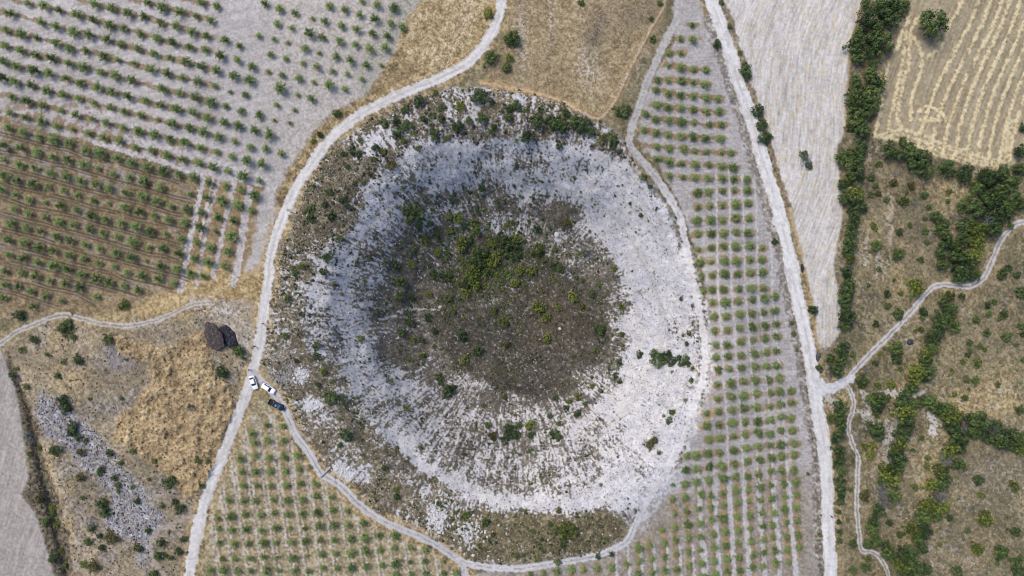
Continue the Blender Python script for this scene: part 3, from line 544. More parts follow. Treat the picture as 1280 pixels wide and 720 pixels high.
# golden verges
for line, a, b, k in ((R_WEST, 6, 15, .6), (T_SW, 4, 13, .75), (R_EAST, 8, 17, .45), (T_E, 4, 9, .35), (T_W, 3, 10, .3)):
    D, SG, _ = stroke(line, RU, RV, 24); m = sst(D, a-1, a+1)*(1-sst(D, b-5, b+3))
    mixc(k*m*sst(nD+.3*nC, .25, .6), pal(nC*.6+nD*.4, (136,114,80), (178,154,112), (206,186,148)))
D, SG, _ = stroke(R_EAST, RU, RV, 26)
sL = sst(5.0-np.abs(SG-13.5)+(nD-.5)*5, -1, 1)*(GV > 20); sR = sst(3.4-np.abs(SG+12.5)+(nD-.5)*4, -1, 1)*(GV < 260)
mixc(.75*sL, pal(nC*.6+nD*.4, (84,80,76), (128,122,116), (196,192,192))); mixc(.75*sR, pal(nC, (72,68,58), (112,102,84), (150,136,110)))
D, SG, _ = stroke(P_TOP, WU*.3+GU*.7, WV*.3+GV*.7, 14)
mixc(sst(6.5-D+(nD-.5)*4, -1, 2)*.45, (176,150,110)); mixc(sst(1.6-D+(nC-.5), -.6, .8)*.8, (190,174,158)); mixc(sst(1.2-np.abs(SG+3.0), -.6, .6)*(D < 8)*.5, (122,104,82))
D, _, _ = stroke([(604,104),(640,111),(690,122),(720,136)], RU, RV, 12); mixc(sst(3-D+(nD-.5)*3, -1, 1)*.5, (196,166,120))
for off in (-5, 0, 4):
    D, _, _ = stroke([(x+off*1.4, y) for x, y in P_FLD], RU, RV, 6); mixc(sst(.9-D+(nC-.5), -.6, .6)*.55, (204,192,172))
for p in (SP([(205,395),(190,430),(175,470),(168,500)]), SP([(225,395),(205,440),(178,480)]), SP([(250,400),(235,425),(215,445)])):
    for off in (-2, 2):
        D, _, _ = stroke([(x+off, y) for x, y in p], RU, RV, 6); mixc(sst(.8-D+(nC-.5), -.6, .6)*.45, (132,116,92))
for p, w_, k in (([(846,262),(856,300),(862,345),(868,400),(870,440)], 1.3, .5), ([(852,262),(868,330),(884,400),(884,460)], 1.6, .5), ([(770,205),(806,240),(832,290),(848,340)], 1.0, .35), ([(700,236),(742,250),(790,300),(822,370),(838,430),(830,500),(800,560)], 1.1, .35),
                 ([(776,548),(784,575),(789,600)], 1.0, .6), ([(500,235),(480,262),(452,300),(430,350),(424,400)], 1.0, .35), ([(860,470),(852,510),(835,555),(808,600)], 1.3, .45)):
    D, _, _ = stroke(SP(p), WU*.4+GU*.6, WV*.4+GV*.6, 8); mixc(k*sst(w_-D+(nC-.5)*1.6, -.8, .8)*sst(nD, .2, .5), pal(nC, (120,112,98), (160,152,140)))
# white limestone dust over the south junction
# gravel aprons: sinkhole side junctions
mixc(poly([(262,372),(290,385),(308,400),(322,405),(320,440),(308,455),(298,430),(280,405),(262,395)], 4)*.7*(nD*.6+.4), pal(nC, (168,158,144), (192,186,180)))
mixc(poly([(240,372),(280,368),(300,390),(262,398),(238,390)], 5)*sst(nC, .4, .7)*.7, (202,198,198))
mixc(poly([(795,590),(840,560),(860,590),(838,622),(812,640),(806,660),(785,655),(770,635),(770,618)], 6)*.8*(.35+.65*sst(nC+nD, .6, 1.1)), bare*1.02)
mixc(poly([(330,440),(362,430),(372,455),(355,485),(338,480)], 5)*.5*(nD), (184,178,174))
mixc(poly([(352,452),(370,448),(372,478),(358,490),(346,475)], 4)*.6*nC, (140,138,146))

D, SG, _ = stroke(T_S, RU, RV, 26)
mixc(.75*sst(12-D+(nD-.5)*9, -2, 3)*(GV > 300)*sst(GV, 300, 360)*(1-sst(GV, 610, 650))*(GU > 780)*sst(nC, .15, .5), bare*1.04)
# road masks ------------------------------------------------
RM = {}
def road(key, line, half, cs, ruts=None, rag=1.2, fade=None):
    D, SG, L = stroke(line, RU, RV, half+10)
    hw = half*(.94+.26*(vnoise(L/34+half, L*0+half)-.35)+.10*(vnoise(L/9+2*half, L*0+SG*.01)-.5))
    m = sst(hw-D+(nB-.5)*rag*1.4+(nD-.5)*rag*.8+(nC-.5)*rag*1.3, -.7, .7)
    if fade is not None: m = m*fade
    along_n = vnoise(SG/1.0+5, L/30+3)*.5+vnoise(SG/2.6+9, L/45)*.5
    col = pal(along_n*.7+nC*.3, *cs)
    if ruts is None:
        mixc(m, col); mixc(m*.38*(sst(1.3-np.abs(SG), -.8, .8)+sst(1.0-np.abs(np.abs(SG)-half*.86), -.6, .6))*sst(vnoise(L/16, SG/3+7), .3, .6), (168,162,152)); mixc(m*.5*(vnoise(GU/7, GV/7) > .74), pal(nC, (176,172,166), (206,202,198)))
    else:
        r0, rw, ck = ruts
        mr = m*sst(rw-np.abs(np.abs(SG)-r0)+(nC-.5)*.9, -.6, .7)
        mixc(m*(1-mr)*ck, (164,150,130)); mixc(mr*.95, col)
    RM[key] = np.maximum(RM.get(key, 0), m)
PALE = ((188,185,184), (214,211,210), (236,233,232)) 
road('east', R_EAST, 8.4, ((202,200,202), (221,219,220), (238,236,237)), rag=.9)
road('west', R_WEST, 6.6, PALE, rag=1.1)
fade_n = 1-sst(GV, -100, -50)*0
road('sw', T_SW, 5.4, ((170,168,170), (194,192,195), (214,212,216)), ruts=(2.6, 2.3, .75), rag=1.1)
road('south', T_S, 5.0, ((178,175,176), (202,200,203), (224,223,228)), ruts=(2.3, 2.2, .55), rag=1.6)
road('etrack', T_E, 4.1, ((180,178,180), (200,199,202), (212,212,216)), ruts=(2.2, 1.4, .8), rag=1.2)
road('ebranch', T_EB, 3.6, ((180,178,180), (200,199,202), (212,212,216)), ruts=(2.0, 1.1, .7), rag=1.2)
road('wtrack', T_W, 3.9, ((168,162,158), (190,186,184), (204,202,202)), ruts=(2.1, 1.2, .6), rag=1.6)
road('loop', T_LOOP, 2.6, ((158,148,136), (176,168,158)), ruts=(1.4, .9, .5), rag=1.5)
D, _, _ = stroke([(1022,478),(1030,488),(1048,483),(1062,474)], RU, RV, 16); mixc(sst(6-D+(nD-.5)*4, -1, 1), pal(nC, (196,195,198), (216,216,220)))
RM['etrack'] = np.maximum(RM['etrack'], sst(6-D, -1, 1))
D, _, _ = stroke([(366,470),(372,478)], RU, RV, 16)
dust = sst(np.hypot((WU-828)/42, (WV-600)/62), 1.0, .6)+sst(np.abs(GV-420)*-1, -190, -120)*RM['south']*(GU > 700)
mixc(np.clip(dust, 0, 1)*RM['south']*.85, pal(nC*.5+nB*.5, (188,184,184), (212,209,211), (232,231,233)))
mixc(RM['south']*(1-sst(GV, 190, 260))*.6, pal(nC, (150,146,142), (180,175,171)))
ROADS = np.zeros_like(GU)
for k in RM: ROADS = np.maximum(ROADS, RM[k])
Z = Z*(1)  # roads follow the land; smooth the relief under them a little
FLD = np.clip(G['nw']+G['pale']+G['stub']+G['ploughed']+G['eu']*.9, 0, 1)
g1 = .28*(1-.72*np.clip(ROADS, 0, 1))*(1-.62*FLD)*(1-.5*G['hole']*(1-cover))
C *= (1+g1*2*(vnoise(GU*.93+GV*.11+3, GV*.93-GU*.11)-.5)+g1*.9*(nC-.5)+.12*G['hole']*(nD-.5))[..., None]
C = np.clip(C*.74, .01, .8)

# ------------------------------------------------------------------ world position of a survey point
X3 = (GU-640)*PX*(H-Z)/H; Y3 = (360-GV)*PX*(H-Z)/H
def samp(A, u, v):
    j = min(max(int(np.searchsorted(U, u))-1, 0), NU-2); i = min(max(int(np.searchsorted(V, v))-1, 0), NV-2)
    fu = (u-U[j])/(U[j+1]-U[j]); fv = (v-V[i])/(V[i+1]-V[i])
    return float((A[i,j]*(1-fu)+A[i,j+1]*fu)*(1-fv)+(A[i+1,j]*(1-fu)+A[i+1,j+1]*fu)*fv)
def at(u, v, h=0, dz=0):
    """ground point under survey coordinate (u,v); h = height of the thing's visual middle"""
    z = samp(Z, u, v); k = 1-h/(H-z)
    u2 = 640+(u-640)*k; v2 = 360+(v-360)*k; z = samp(Z, u2, v2)
    return Vector(((u2-640)*PX*(H-z)/H, (360-v2)*PX*(H-z)/H, z+dz))
# ------------------------------------------------------------------ materials
def newmat(name, rough=.9, spec=.2):
    m = bpy.data.materials.new(name); m.use_nodes = True; n = m.node_tree.nodes; b = n['Principled BSDF']
    b.inputs['Roughness'].default_value = rough; b.inputs['Specular IOR Level'].default_value = spec
    return m, m.node_tree, b
def simple(name, col, rough=.6, spec=.4, noise=.15, scale=4, metal=0):
    m, t, b = newmat(name, rough, spec)
    tc = t.nodes.new('ShaderNodeTexCoord'); ns = t.nodes.new('ShaderNodeTexNoise'); ns.inputs['Scale'].default_value = scale; ns.inputs['Detail'].default_value = 4
    cr = t.nodes.new('ShaderNodeValToRGB'); c = lin(col)
    cr.color_ramp.elements[0].position = .3; cr.color_ramp.elements[1].position = .7
    cr.color_ramp.elements[0].color = (*(c*(1-noise)), 1); cr.color_ramp.elements[1].color = (*np.clip(c*(1+noise), 0, 1), 1)
    t.links.new(tc.outputs['Object'], ns.inputs['Vector']); t.links.new(ns.outputs['Fac'], cr.inputs[0]); t.links.new(cr.outputs[0], b.inputs['Base Color'])
    b.inputs['Metallic'].default_value = metal
    return m
def ground_mat(name, fine=.5, bump=.5):
    m, t, b = newmat(name, .95, .12)
    at_ = t.nodes.new('ShaderNodeAttribute'); at_.attribute_name = 'cover'
    geo = t.nodes.new('ShaderNodeNewGeometry')
    n1 = t.nodes.new('ShaderNodeTexNoise'); n1.inputs['Scale'].default_value = 1.5; n1.inputs['Detail'].default_value = 5; n1.inputs['Roughness'].default_value = .7
    n2 = t.nodes.new('ShaderNodeTexVoronoi'); n2.inputs['Scale'].default_value = 1.4
    mr = t.nodes.new('ShaderNodeMapRange'); mr.inputs[1].default_value = .3; mr.inputs[2].default_value = .7; mr.inputs[3].default_value = 1-fine*.55; mr.inputs[4].default_value = 1+fine*.45
    mr2 = t.nodes.new('ShaderNodeMapRange'); mr2.inputs[1].default_value = 0; mr2.inputs[2].default_value = .5; mr2.inputs[3].default_value = 1-fine*.2; mr2.inputs[4].default_value = 1+fine*.12
    ml = t.nodes.new('ShaderNodeMath'); ml.operation = 'MULTIPLY'
    vm = t.nodes.new('ShaderNodeVectorMath'); vm.operation = 'SCALE'
    L = t.links.new
    L(geo.outputs['Position'], n1.inputs['Vector']); L(geo.outputs['Position'], n2.inputs['Vector'])
    L(n1.outputs['Fac'], mr.inputs[0]); L(n2.outputs['Distance'], mr2.inputs[0]); L(mr.outputs[0], ml.inputs[0]); L(mr2.outputs[0], ml.inputs[1])
    L(at_.outputs['Color'], vm.inputs[0]); L(ml.outputs[0], vm.inputs['Scale']); L(vm.outputs[0], b.inputs['Base Color'])
    bp = t.nodes.new('ShaderNodeBump'); bp.inputs['Strength'].default_value = bump; bp.inputs['Distance'].default_value = .12
    L(ml.outputs[0], bp.inputs['Height']); L(bp.outputs[0], b.inputs['Normal'])
    return m
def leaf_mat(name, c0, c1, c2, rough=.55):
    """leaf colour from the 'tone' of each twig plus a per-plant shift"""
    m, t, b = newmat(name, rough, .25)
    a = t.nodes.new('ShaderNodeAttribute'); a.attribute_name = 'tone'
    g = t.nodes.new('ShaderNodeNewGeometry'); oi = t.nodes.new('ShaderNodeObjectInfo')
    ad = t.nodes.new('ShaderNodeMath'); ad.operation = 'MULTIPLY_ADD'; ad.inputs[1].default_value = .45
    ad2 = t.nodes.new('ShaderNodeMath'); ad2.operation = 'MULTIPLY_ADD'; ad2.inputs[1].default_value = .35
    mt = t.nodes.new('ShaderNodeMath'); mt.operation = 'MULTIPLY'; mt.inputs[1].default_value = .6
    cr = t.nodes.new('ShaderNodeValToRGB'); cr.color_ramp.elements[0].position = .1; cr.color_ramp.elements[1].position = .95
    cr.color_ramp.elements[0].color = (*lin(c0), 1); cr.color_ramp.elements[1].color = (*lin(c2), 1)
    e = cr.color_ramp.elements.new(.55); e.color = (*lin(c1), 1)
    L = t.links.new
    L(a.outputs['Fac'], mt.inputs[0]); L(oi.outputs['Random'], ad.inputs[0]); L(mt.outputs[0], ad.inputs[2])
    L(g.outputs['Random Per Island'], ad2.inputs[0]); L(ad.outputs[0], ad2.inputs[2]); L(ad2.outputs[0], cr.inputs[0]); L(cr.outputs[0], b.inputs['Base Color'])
    tr = t.nodes.new('ShaderNodeBsdfTranslucent'); L(cr.outputs[0], tr.inputs[0])
    mx = t.nodes.new('ShaderNodeMixShader'); mx.inputs[0].default_value = .22
    out = t.nodes['Material Output']; L(b.outputs[0], mx.inputs[1]); L(tr.outputs[0], mx.inputs[2]); L(mx.outputs[0], out.inputs[0])
    return m
M = dict(
  ground=ground_mat('soil and dry grass', .34, .5), track=ground_mat('packed limestone gravel', .14, .25), field=ground_mat('tilled soil', .18, .3),
  orchard=leaf_mat('orchard leaves', (38,56,30), (76,100,52), (128,148,88)),
  D=leaf_mat('dark evergreen oak leaves', (28,44,28), (50,70,40), (92,110,62)),
  M=leaf_mat('green oak leaves', (36,52,30), (64,84,44), (102,120,66)),
  Y=leaf_mat('yellow green leaves', (42,54,24), (78,92,38), (128,138,62)),
  G=leaf_mat('grey bare twigs', (46,52,60), (84,92,100), (132,138,142), .8),
  O=leaf_mat('olive brown leaves', (48,46,26), (76,74,40), (108,104,60)),
  bark=simple('bark', (96,84,72), .9, .1, .3, 6),
  tuft=leaf_mat('low scrub', (36,38,32), (72,70,60), (116,112,96), .9),
  straw=leaf_mat('dry grass blades', (120,100,70), (166,142,104), (204,184,146), .9),
  stone=simple('limestone', (184,181,180), .9, .1, .12, 2), greystone=simple('grey rock', (126,126,134), .9, .1, .25, 2))

# ------------------------------------------------------------------ ground sheet and the surfaces laid on it
IDX = np.arange(NU*NV, dtype=np.int32).reshape(NV, NU)
def sheet(name, mask, lift, mat, label, kind='structure', raise_=0.0):
    """the faces of the survey grid where mask > .5, lifted a little above the sheet below"""
    if mask is None: f = np.ones((NV-1, NU-1), bool)
    else:
        mc = (mask[:-1, :-1]+mask[1:, :-1]+mask[:-1, 1:]+mask[1:, 1:])/4; f = mc > .5
    q = np.stack([IDX[:-1, :-1][f], IDX[1:, :-1][f], IDX[1:, 1:][f], IDX[:-1, 1:][f]], 1)
    used, inv = np.unique(q.ravel(), return_inverse=True)
    P = np.stack([X3.ravel()[used], Y3.ravel()[used], (Z.ravel()+lift)[used]], 1).astype(np.float32)
    me = bpy.data.meshes.new(name); me.vertices.add(len(used)); me.vertices.foreach_set('co', P.ravel())
    n = len(q); me.loops.add(n*4); me.loops.foreach_set('vertex_index', inv.astype(np.int32))
    me.polygons.add(n); me.polygons.foreach_set('loop_start', np.arange(0, n*4, 4, dtype=np.int32))
    me.polygons.foreach_set('loop_total', np.full(n, 4, np.int32))
    me.update(); me.shade_smooth()
    a = me.attributes.new('cover', 'FLOAT_COLOR', 'POINT')
    cc = np.ones((len(used), 4), np.float32); cc[:, :3] = C.reshape(-1, 3)[used]; a.data.foreach_set('color', cc.ravel())
    o = link(name, me, mat); tag(o, label, None, None, kind); return o
sheet('ground', None, 0, M['ground'], 'dry tan and grey ground under orchards and scrub around the sinkhole')
sheet('sinkhole', G['hole'], .008, M['ground'], 'round white limestone sinkhole with dark scrubby floor')
sheet('ploughed_field', G['pale'], .012, M['field'], 'pale grey tilled field along the right side of the wide straight gravel road')
sheet('harvested_field', G['stub'], .012, M['field'], 'tan stubble field with pale rows of straw, top right')
sheet('tilled_field', G['ploughed'], .012, M['field'], 'bare grey tilled field at the lower left edge')
for k, nm, lab in (('east', 'gravel_road', 'wide straight white gravel road right of the orchard'), ('west', 'dirt_road', 'pale dirt road curving round the left side of the sinkhole'),
                   ('sw', 'dirt_track', 'grey rutted track from the parked cars along the lower orchard'), ('south', 'dirt_track', 'pale rutted track between the sinkhole and the right orchard'),
                   ('etrack', 'farm_track', 'two-rut pale track winding up to the right edge'), ('ebranch', 'farm_track', 'narrow two-rut track running down beside the hedgerows'),
                   ('wtrack', 'farm_track', 'two-rut track running to the left edge under the brown orchard'), ('loop', 'footpath', 'faint looping path left of the dirt road at the bottom')):
    mk = RM[k]
    lift = {'east': .024, 'west': .028, 'sw': .020, 'south': .016, 'etrack': .020, 'ebranch': .016, 'wtrack': .020, 'loop': .016}[k]
    sheet(nm, mk, lift, M['track'], lab)

# ------------------------------------------------------------------ leaf meshes
def cards(P, N, size, tone, mat, name, asp=1.5, build=True):
    """one small bent leaf-spray quad per point"""
    n = len(P); r = rng.normal(size=(n, 3)); N = N/np.maximum(np.linalg.norm(N, axis=1, keepdims=True), 1e-6)
    T = np.cross(N, r); T /= np.maximum(np.linalg.norm(T, axis=1, keepdims=True), 1e-6); B = np.cross(N, T)
    s = size[:, None]
    q = np.stack([P-T*s*.5*asp, P+B*s*.42-N*s*.10, P+T*s*.5*asp, P-B*s*.42-N*s*.10], 1)
    tn = np.repeat(tone, 4)
    if not build: return q.reshape(-1, 3), tn
    return qmesh(name, q.reshape(-1, 3), tn, mat)
def qmesh(name, v, tn, mat):
    n = len(v)//4; me = bpy.data.meshes.new(name); me.vertices.add(n*4); me.vertices.foreach_set('co', np.asarray(v, np.float32).ravel())
    me.loops.add(n*4); me.loops.foreach_set('vertex_index', np.arange(n*4, dtype=np.int32))
    me.polygons.add(n); me.polygons.foreach_set('loop_start', np.arange(0, n*4, 4, dtype=np.int32)); me.polygons.foreach_set('loop_total', np.full(n, 4, np.int32))
    me.update(); a = me.attributes.new('tone', 'FLOAT', 'POINT'); a.data.foreach_set('value', np.asarray(tn, np.float32))
    if mat: me.materials.append(mat)
    return me
def orchard_crown(seed, build=True):
    """unit radius: long leafy shoots fanning out of a low fork"""
    g = np.random.default_rng(seed); P = []; N = []; Sz = []; T = []
    nb = g.integers(24, 31); lop = g.uniform(0, 6.28)
    for b in range(nb):
        az = b*2.399+g.normal()*.35; el = g.uniform(.12, 1.45)**1.0
        ln = g.uniform(.78, 1.12)*(1+.12*math.cos(az-lop))*(1 if b % 7 else 1.12)
        d = np.array([math.cos(az)*math.cos(el), math.sin(az)*math.cos(el), math.sin(el)*.75])
        k = int(15*ln); t = np.linspace(.22, 1, k); p = d[None]*t[:, None]*ln; p[:, 2] += .55-.22*(t*math.cos(el))**2
        p += g.normal(size=(k, 3))*.075; tb = g.uniform(0, 1)
        n = np.tile(d*.5+np.array([0, 0, .8]), (k, 1))+g.normal(size=(k, 3))*.45
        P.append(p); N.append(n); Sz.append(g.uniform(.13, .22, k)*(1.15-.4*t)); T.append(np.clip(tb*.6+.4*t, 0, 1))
    return np.concatenate(P), np.concatenate(N), np.concatenate(Sz), np.concatenate(T)
def bush_crown(seed, kind):
    """unit radius crown made of separate leafy heads, uneven outline with gaps"""
    g = np.random.default_rng(seed); P = []; N = []; Sz = []; T = []
    if kind == 'Y': K, rc, L, ls = 44, (.12, .20), 15, (.085, .14)
    elif kind == 'G': K, rc, L, ls = 26, (.16, .26), 16, (.04, .08)
    elif kind == 'D': K, rc, L, ls = 26, (.20, .34), 34, (.08, .15)
    else: K, rc, L, ls = 32, (.16, .28), 26, (.08, .14)
    ph = g.uniform(0, 6.28, 4); ell = g.uniform(.72, 1.0)
    for c in range(K):
        az = g.uniform(0, 6.28); rad = math.sqrt(g.uniform(0, 1))*.82
        rad *= 1+.16*math.cos(2*az+ph[0])+.17*math.cos(3*az+ph[1])+.12*math.cos(5*az+ph[2])
        zz = math.sqrt(max(0, 1-min(rad, 1)**2))*g.uniform(.45, 1.0)*.8+.15
        c0 = np.array([math.cos(az)*rad*1.06, math.sin(az)*rad*1.06*ell, zz]); r = g.uniform(*rc); tb = g.uniform(0, 1)
        n = g.normal(size=(L, 3)); n /= np.linalg.norm(n, axis=1, keepdims=True); n[:, 2] = np.abs(n[:, 2])*1.1-.15
        P.append(c0+n*r*g.uniform(.55, 1.1, (L, 1))); N.append(n+g.normal(size=(L, 3))*.35+np.array([0, 0, .35])); Sz.append(g.uniform(*ls, L)); T.append(np.clip(np.full(L, tb)+g.normal(size=L)*.1, 0, 1))
    # inner skirt so that the plant has a body down to the ground
    L = 110; az = g.uniform(0, 6.28, L); rd = np.sqrt(g.uniform(0, 1, L))*.72
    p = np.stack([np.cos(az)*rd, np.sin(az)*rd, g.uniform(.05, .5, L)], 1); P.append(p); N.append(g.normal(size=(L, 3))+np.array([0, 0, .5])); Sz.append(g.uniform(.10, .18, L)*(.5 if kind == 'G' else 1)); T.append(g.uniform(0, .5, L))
    return np.concatenate(P), np.concatenate(N), np.concatenate(Sz), np.concatenate(T)
def limb(bm, p0, p1, r0, r1, n=6):
    p0 = Vector(p0); p1 = Vector(p1); d = (p1-p0).normalized(); a = d.orthogonal().normalized(); b = d.cross(a)
    r = [[bm.verts.new(p+a*math.cos(6.2832*i/n)*rr_+b*math.sin(6.2832*i/n)*rr_) for i in range(n)] for p, rr_ in ((p0, r0), (p1, r1))]
    for i in range(n): bm.faces.new((r[0][i], r[0][(i+1) % n], r[1][(i+1) % n], r[1][i]))
    bm.faces.new(r[1]); bm.faces.new(r[0][::-1])
def trunk_mesh(seed, fork, top, spread, r):
    g = random.Random(seed); bm = bmesh.new()
    limb(bm, (0, 0, -.12), (.02, .01, fork), r, r*.75, 8)
    for k in range(5):
        a = k*1.257+g.uniform(-.3, .3); e = (math.cos(a)*spread*.5, math.sin(a)*spread*.5, fork+(top-fork)*.55)
        limb(bm, (.02, .01, fork-.02), e, r*.55, r*.32); limb(bm, e, (e[0]*1.7, e[1]*1.7, top*.92), r*.32, r*.12)
    me = bpy.data.meshes.new('trunk'); bm.to_mesh(me); bm.free(); me.materials.append(M['bark']); return me
OC = [orchard_crown(100+i) for i in range(9)]
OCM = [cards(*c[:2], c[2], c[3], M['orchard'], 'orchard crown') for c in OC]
OTM = [trunk_mesh(i, .28, .75, .8, .05) for i in range(3)]
CRN = {k: [bush_crown(200+7*i+ord(k), k) for i in range(6)] for k in 'DMYGO'}
CRM = {k: [cards(*c[:2], c[2], c[3], M[k], 'crown') for c in v] for k, v in CRN.items()}
TTM = [trunk_mesh(20+i, .45, 1.0, .9, .06) for i in range(3)]

def merged(name, items, mat, label, cat):
    """items: (arrays, location, scale, rz, tonal shift) joined into one mesh for plants past the count of individuals"""
    vs = []; ts = []
    for (P, N, Sz, T), loc, sc, rz, sh in items:
        c, s = math.cos(rz), math.sin(rz); Rm = np.array([[c, -s, 0], [s, c, 0], [0, 0, 1]])
        v, t = cards(P@Rm.T*sc+np.array(loc), N@Rm.T, Sz*sc, np.clip(T+sh, 0, 1), None, '', build=False)
        vs.append(v); ts.append(t)
    o = link(name, qmesh(name, np.concatenate(vs), np.concatenate(ts), mat)); tag(o, label, cat, None, 'stuff'); return o

# ------------------------------------------------------------------ orchards
WORD = ['zeroth','first','second','third','fourth','fifth','sixth','seventh','eighth','ninth','tenth','eleventh','twelfth','thirteenth','fourteenth','fifteenth','sixteenth','seventeenth','eighteenth','nineteenth','twentieth','twenty-first','twenty-second','twenty-third','twenty-fourth','twenty-fifth','twenty-sixth','twenty-seventh','twenty-eighth','twenty-ninth','thirtieth','thirty-first','thirty-second','thirty-third','thirty-fourth','thirty-fifth','thirty-sixth','thirty-seventh','thirty-eighth','thirty-ninth','fortieth']
WHERE = {'nw': ('{s} tree, {n} from left in {r} row of the pale grey orchard', 'orchard trees in rows on the pale grey upper-left field'),
         'w': ('{s} orchard tree, {n} from left in {r} row on brown soil', 'orchard trees in rows on the brown left field'),
         'eu': ('{s} orchard tree, {n} from left in {r} level row right of sinkhole', 'orchard trees in level rows right of the sinkhole'),
         'el': ('{s} orchard tree, {n} from left in {r} row at lower right of sinkhole', 'orchard trees in the block below and right of the sinkhole'),
         'sw': ('{s} orchard tree, {n} from top in {r} column below parked cars', 'orchard trees in columns below the parked cars')}
RAD = {'nw': 1.95, 'w': 1.95, 'eu': 1.62, 'el': 1.52, 'sw': 1.62}
allt = []
for key, rows in ORCH:
    rows = sorted(rows, key=(lambda r: np.mean([p[1]-.27*p[0] for p in r])) if key in ('nw', 'w') else ((lambda r: r[0][1]+.1*r[0][0]) if key in ('eu', 'el') else (lambda r: np.mean([p[0] for p in r]))))
    for ri, row in enumerate(rows):
        row = sorted(row, key=lambda p: p[1] if key == 'sw' else p[0])
        vis = [p for p in row if -12 < p[0] < 1292 and -12 < p[1] < 732]
        for ni, (x, y, s) in enumerate(vis):
            j = rng.uniform(.78, 1.16)
            allt.append(dict(key=key, r=ri+1, n=ni+1, x=x, y=y, s=s, rad=RAD[key]*s**.8*j if s != 1 else RAD[key]*j))
order = sorted(range(len(allt)), key=lambda i: -allt[i]['rad'])
indiv = set(order[:300])
rest = []
for i, t in enumerate(allt):
    k = int(rng.integers(0, len(OC))); rz = rng.uniform(0, 6.28); h = 1.15*t['rad']
    loc = at(t['x'], t['y'], h*.8); sc = t['rad']
    if i in indiv:
        o = empty('orchard_tree', loc, rz)
        size = 'small' if t['s'] < .9 else ('large' if t['s'] > 1.1 else 'bushy')
        lab, grp = WHERE[t['key']]; tag(o, lab.format(s=size, n=WORD[t['n']], r=WORD[t['r']]), 'orchard tree', grp)
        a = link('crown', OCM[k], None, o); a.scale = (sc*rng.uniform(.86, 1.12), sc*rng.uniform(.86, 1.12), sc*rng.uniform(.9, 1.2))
        b = link('trunk', OTM[k % 3], None, o); b.scale = (sc,)*3
    else: rest.append((OC[k], loc, sc, rz, rng.uniform(-.35, .45)))
merged('orchard_trees', rest, M['orchard'], 'the smaller young green orchard trees filling the rows between the larger ones', 'orchard trees')

# ------------------------------------------------------------------ trees and shrubs
def region(u, v):
    r = math.hypot(u-CX, v-CY)
    if samp(G['hole'], u, v) > .5:
        if r < 120: return 'on the dark floor of the sinkhole', 'on the sinkhole floor'
        q = ('upper' if v < CY else 'lower')+' '+('left' if u < CX else 'right')
        if r < 205: return 'on the %s slope of the sinkhole' % q, 'slope '+q
        return 'along the %s rim of the sinkhole' % q, 'rim '+q
    if u > 1030:
        if v < 180: return 'left of the straw striped field', 'belt a'
        if v < 350: return ('in thicket below the striped field', 'b') if u > 1120 else ('right of the long pale field', 'c')
        if v < 500: return ('beside the winding track', 'd') if u < 1150 else ('on the hillside above the hedgerows', 'e')
        return ('among the hedgerows at lower right', 'f') if u < 1215 else ('on the slope at the lower right corner', 'g')
    if u > 900: return 'beside the straight gravel road', 'road'
    if v < 180 and u > 600: return 'in the dry grass above the sinkhole', 'n'
    if u < 340 and v > 350: return ('on waste ground above grey rubble', 'h') if v < 520 else ('around the grey rubble at lower left', 'i')
    if u < 340: return 'at the edge of the left orchards', 'j'
    return 'on the verge of the curved dirt road', 'k'
ADJ = {'D': 'dark green', 'M': 'mid-green', 'Y': 'yellow-green', 'G': 'grey leafless', 'O': 'olive-brown'}
def name_plants(items, noun):
    groups = {}
    for it in items:
        reg, _ = region(it[0], it[1]); size = 'small' if it[2] < 9 else ('large' if it[2] > 17 else 'rounded')
        groups.setdefault((reg, it[3], size), []).append(it)
    out = {}
    for (reg, k, size), g in groups.items():
        g.sort(key=lambda q: q[0]*1000+q[1])
        for n, it in enumerate(g):
            if len(g) == 1: l = 'lone %s %s %s %s' % (size, ADJ[k], noun, reg)
            else: l = '%s %s %s %s, %s from left' % (size, ADJ[k], noun, reg, WORD[n+1])
            out[id(it)] = (l, '%s %ss %s' % (ADJ[k], noun, reg))
    return out
trees = [t for t in TREES if t[2] > 0]
lt = name_plants(trees, 'tree')
for t in trees:
    x, y, dia, kd = t; rad = dia*PX/2*1.15; h = rad*1.15+.6
    loc = at(x, y, h*.75); o = empty('tree', loc, rng.uniform(0, 6.28)); l, g = lt[id(t)]; tag(o, l, 'tree', g)
    k = int(rng.integers(0, 6))
    a = link('crown', CRM[kd][k], None, o, (0, 0, .55)); a.scale = (rad*rng.uniform(.93, 1.07), rad*rng.uniform(.93, 1.07), rad*rng.uniform(1.0, 1.3))
    b = link('trunk', TTM[k % 3], None, o); b.scale = (rad, rad, rad*.9)
sh = sorted(SHRUBS, key=lambda s: -s[2]); big = sh[:300]; small = sh[300:]
ls_ = name_plants(big, 'shrub')
for t in big:
    x, y, dia, kd = t; rad = dia*PX/2*1.04
    loc = at(x, y, rad*.7); k = int(rng.integers(0, 6)); o = link('shrub', CRM[kd][k], None, None, loc); o.rotation_euler[2] = rng.uniform(0, 6.28)
    o.scale = (rad*rng.uniform(.9, 1.1), rad*rng.uniform(.9, 1.1), rad*rng.uniform(.85, 1.1)); l, g = ls_[id(t)]; tag(o, l, 'shrub', g)
for kd in 'DMYGO':
    it = []
    for x, y, dia, k2 in small:
        if k2 != kd: continue
        rad = dia*PX/2*1.15; it.append((CRN[kd][int(rng.integers(0, 6))], at(x, y, rad*.6), rad, rng.uniform(0, 6.28), rng.uniform(-.2, .2)))
    if it: merged('low_shrubs', it, M[kd], '%s knee-high shrubs scattered through sinkhole and waste ground' % ADJ[kd], 'shrubs')

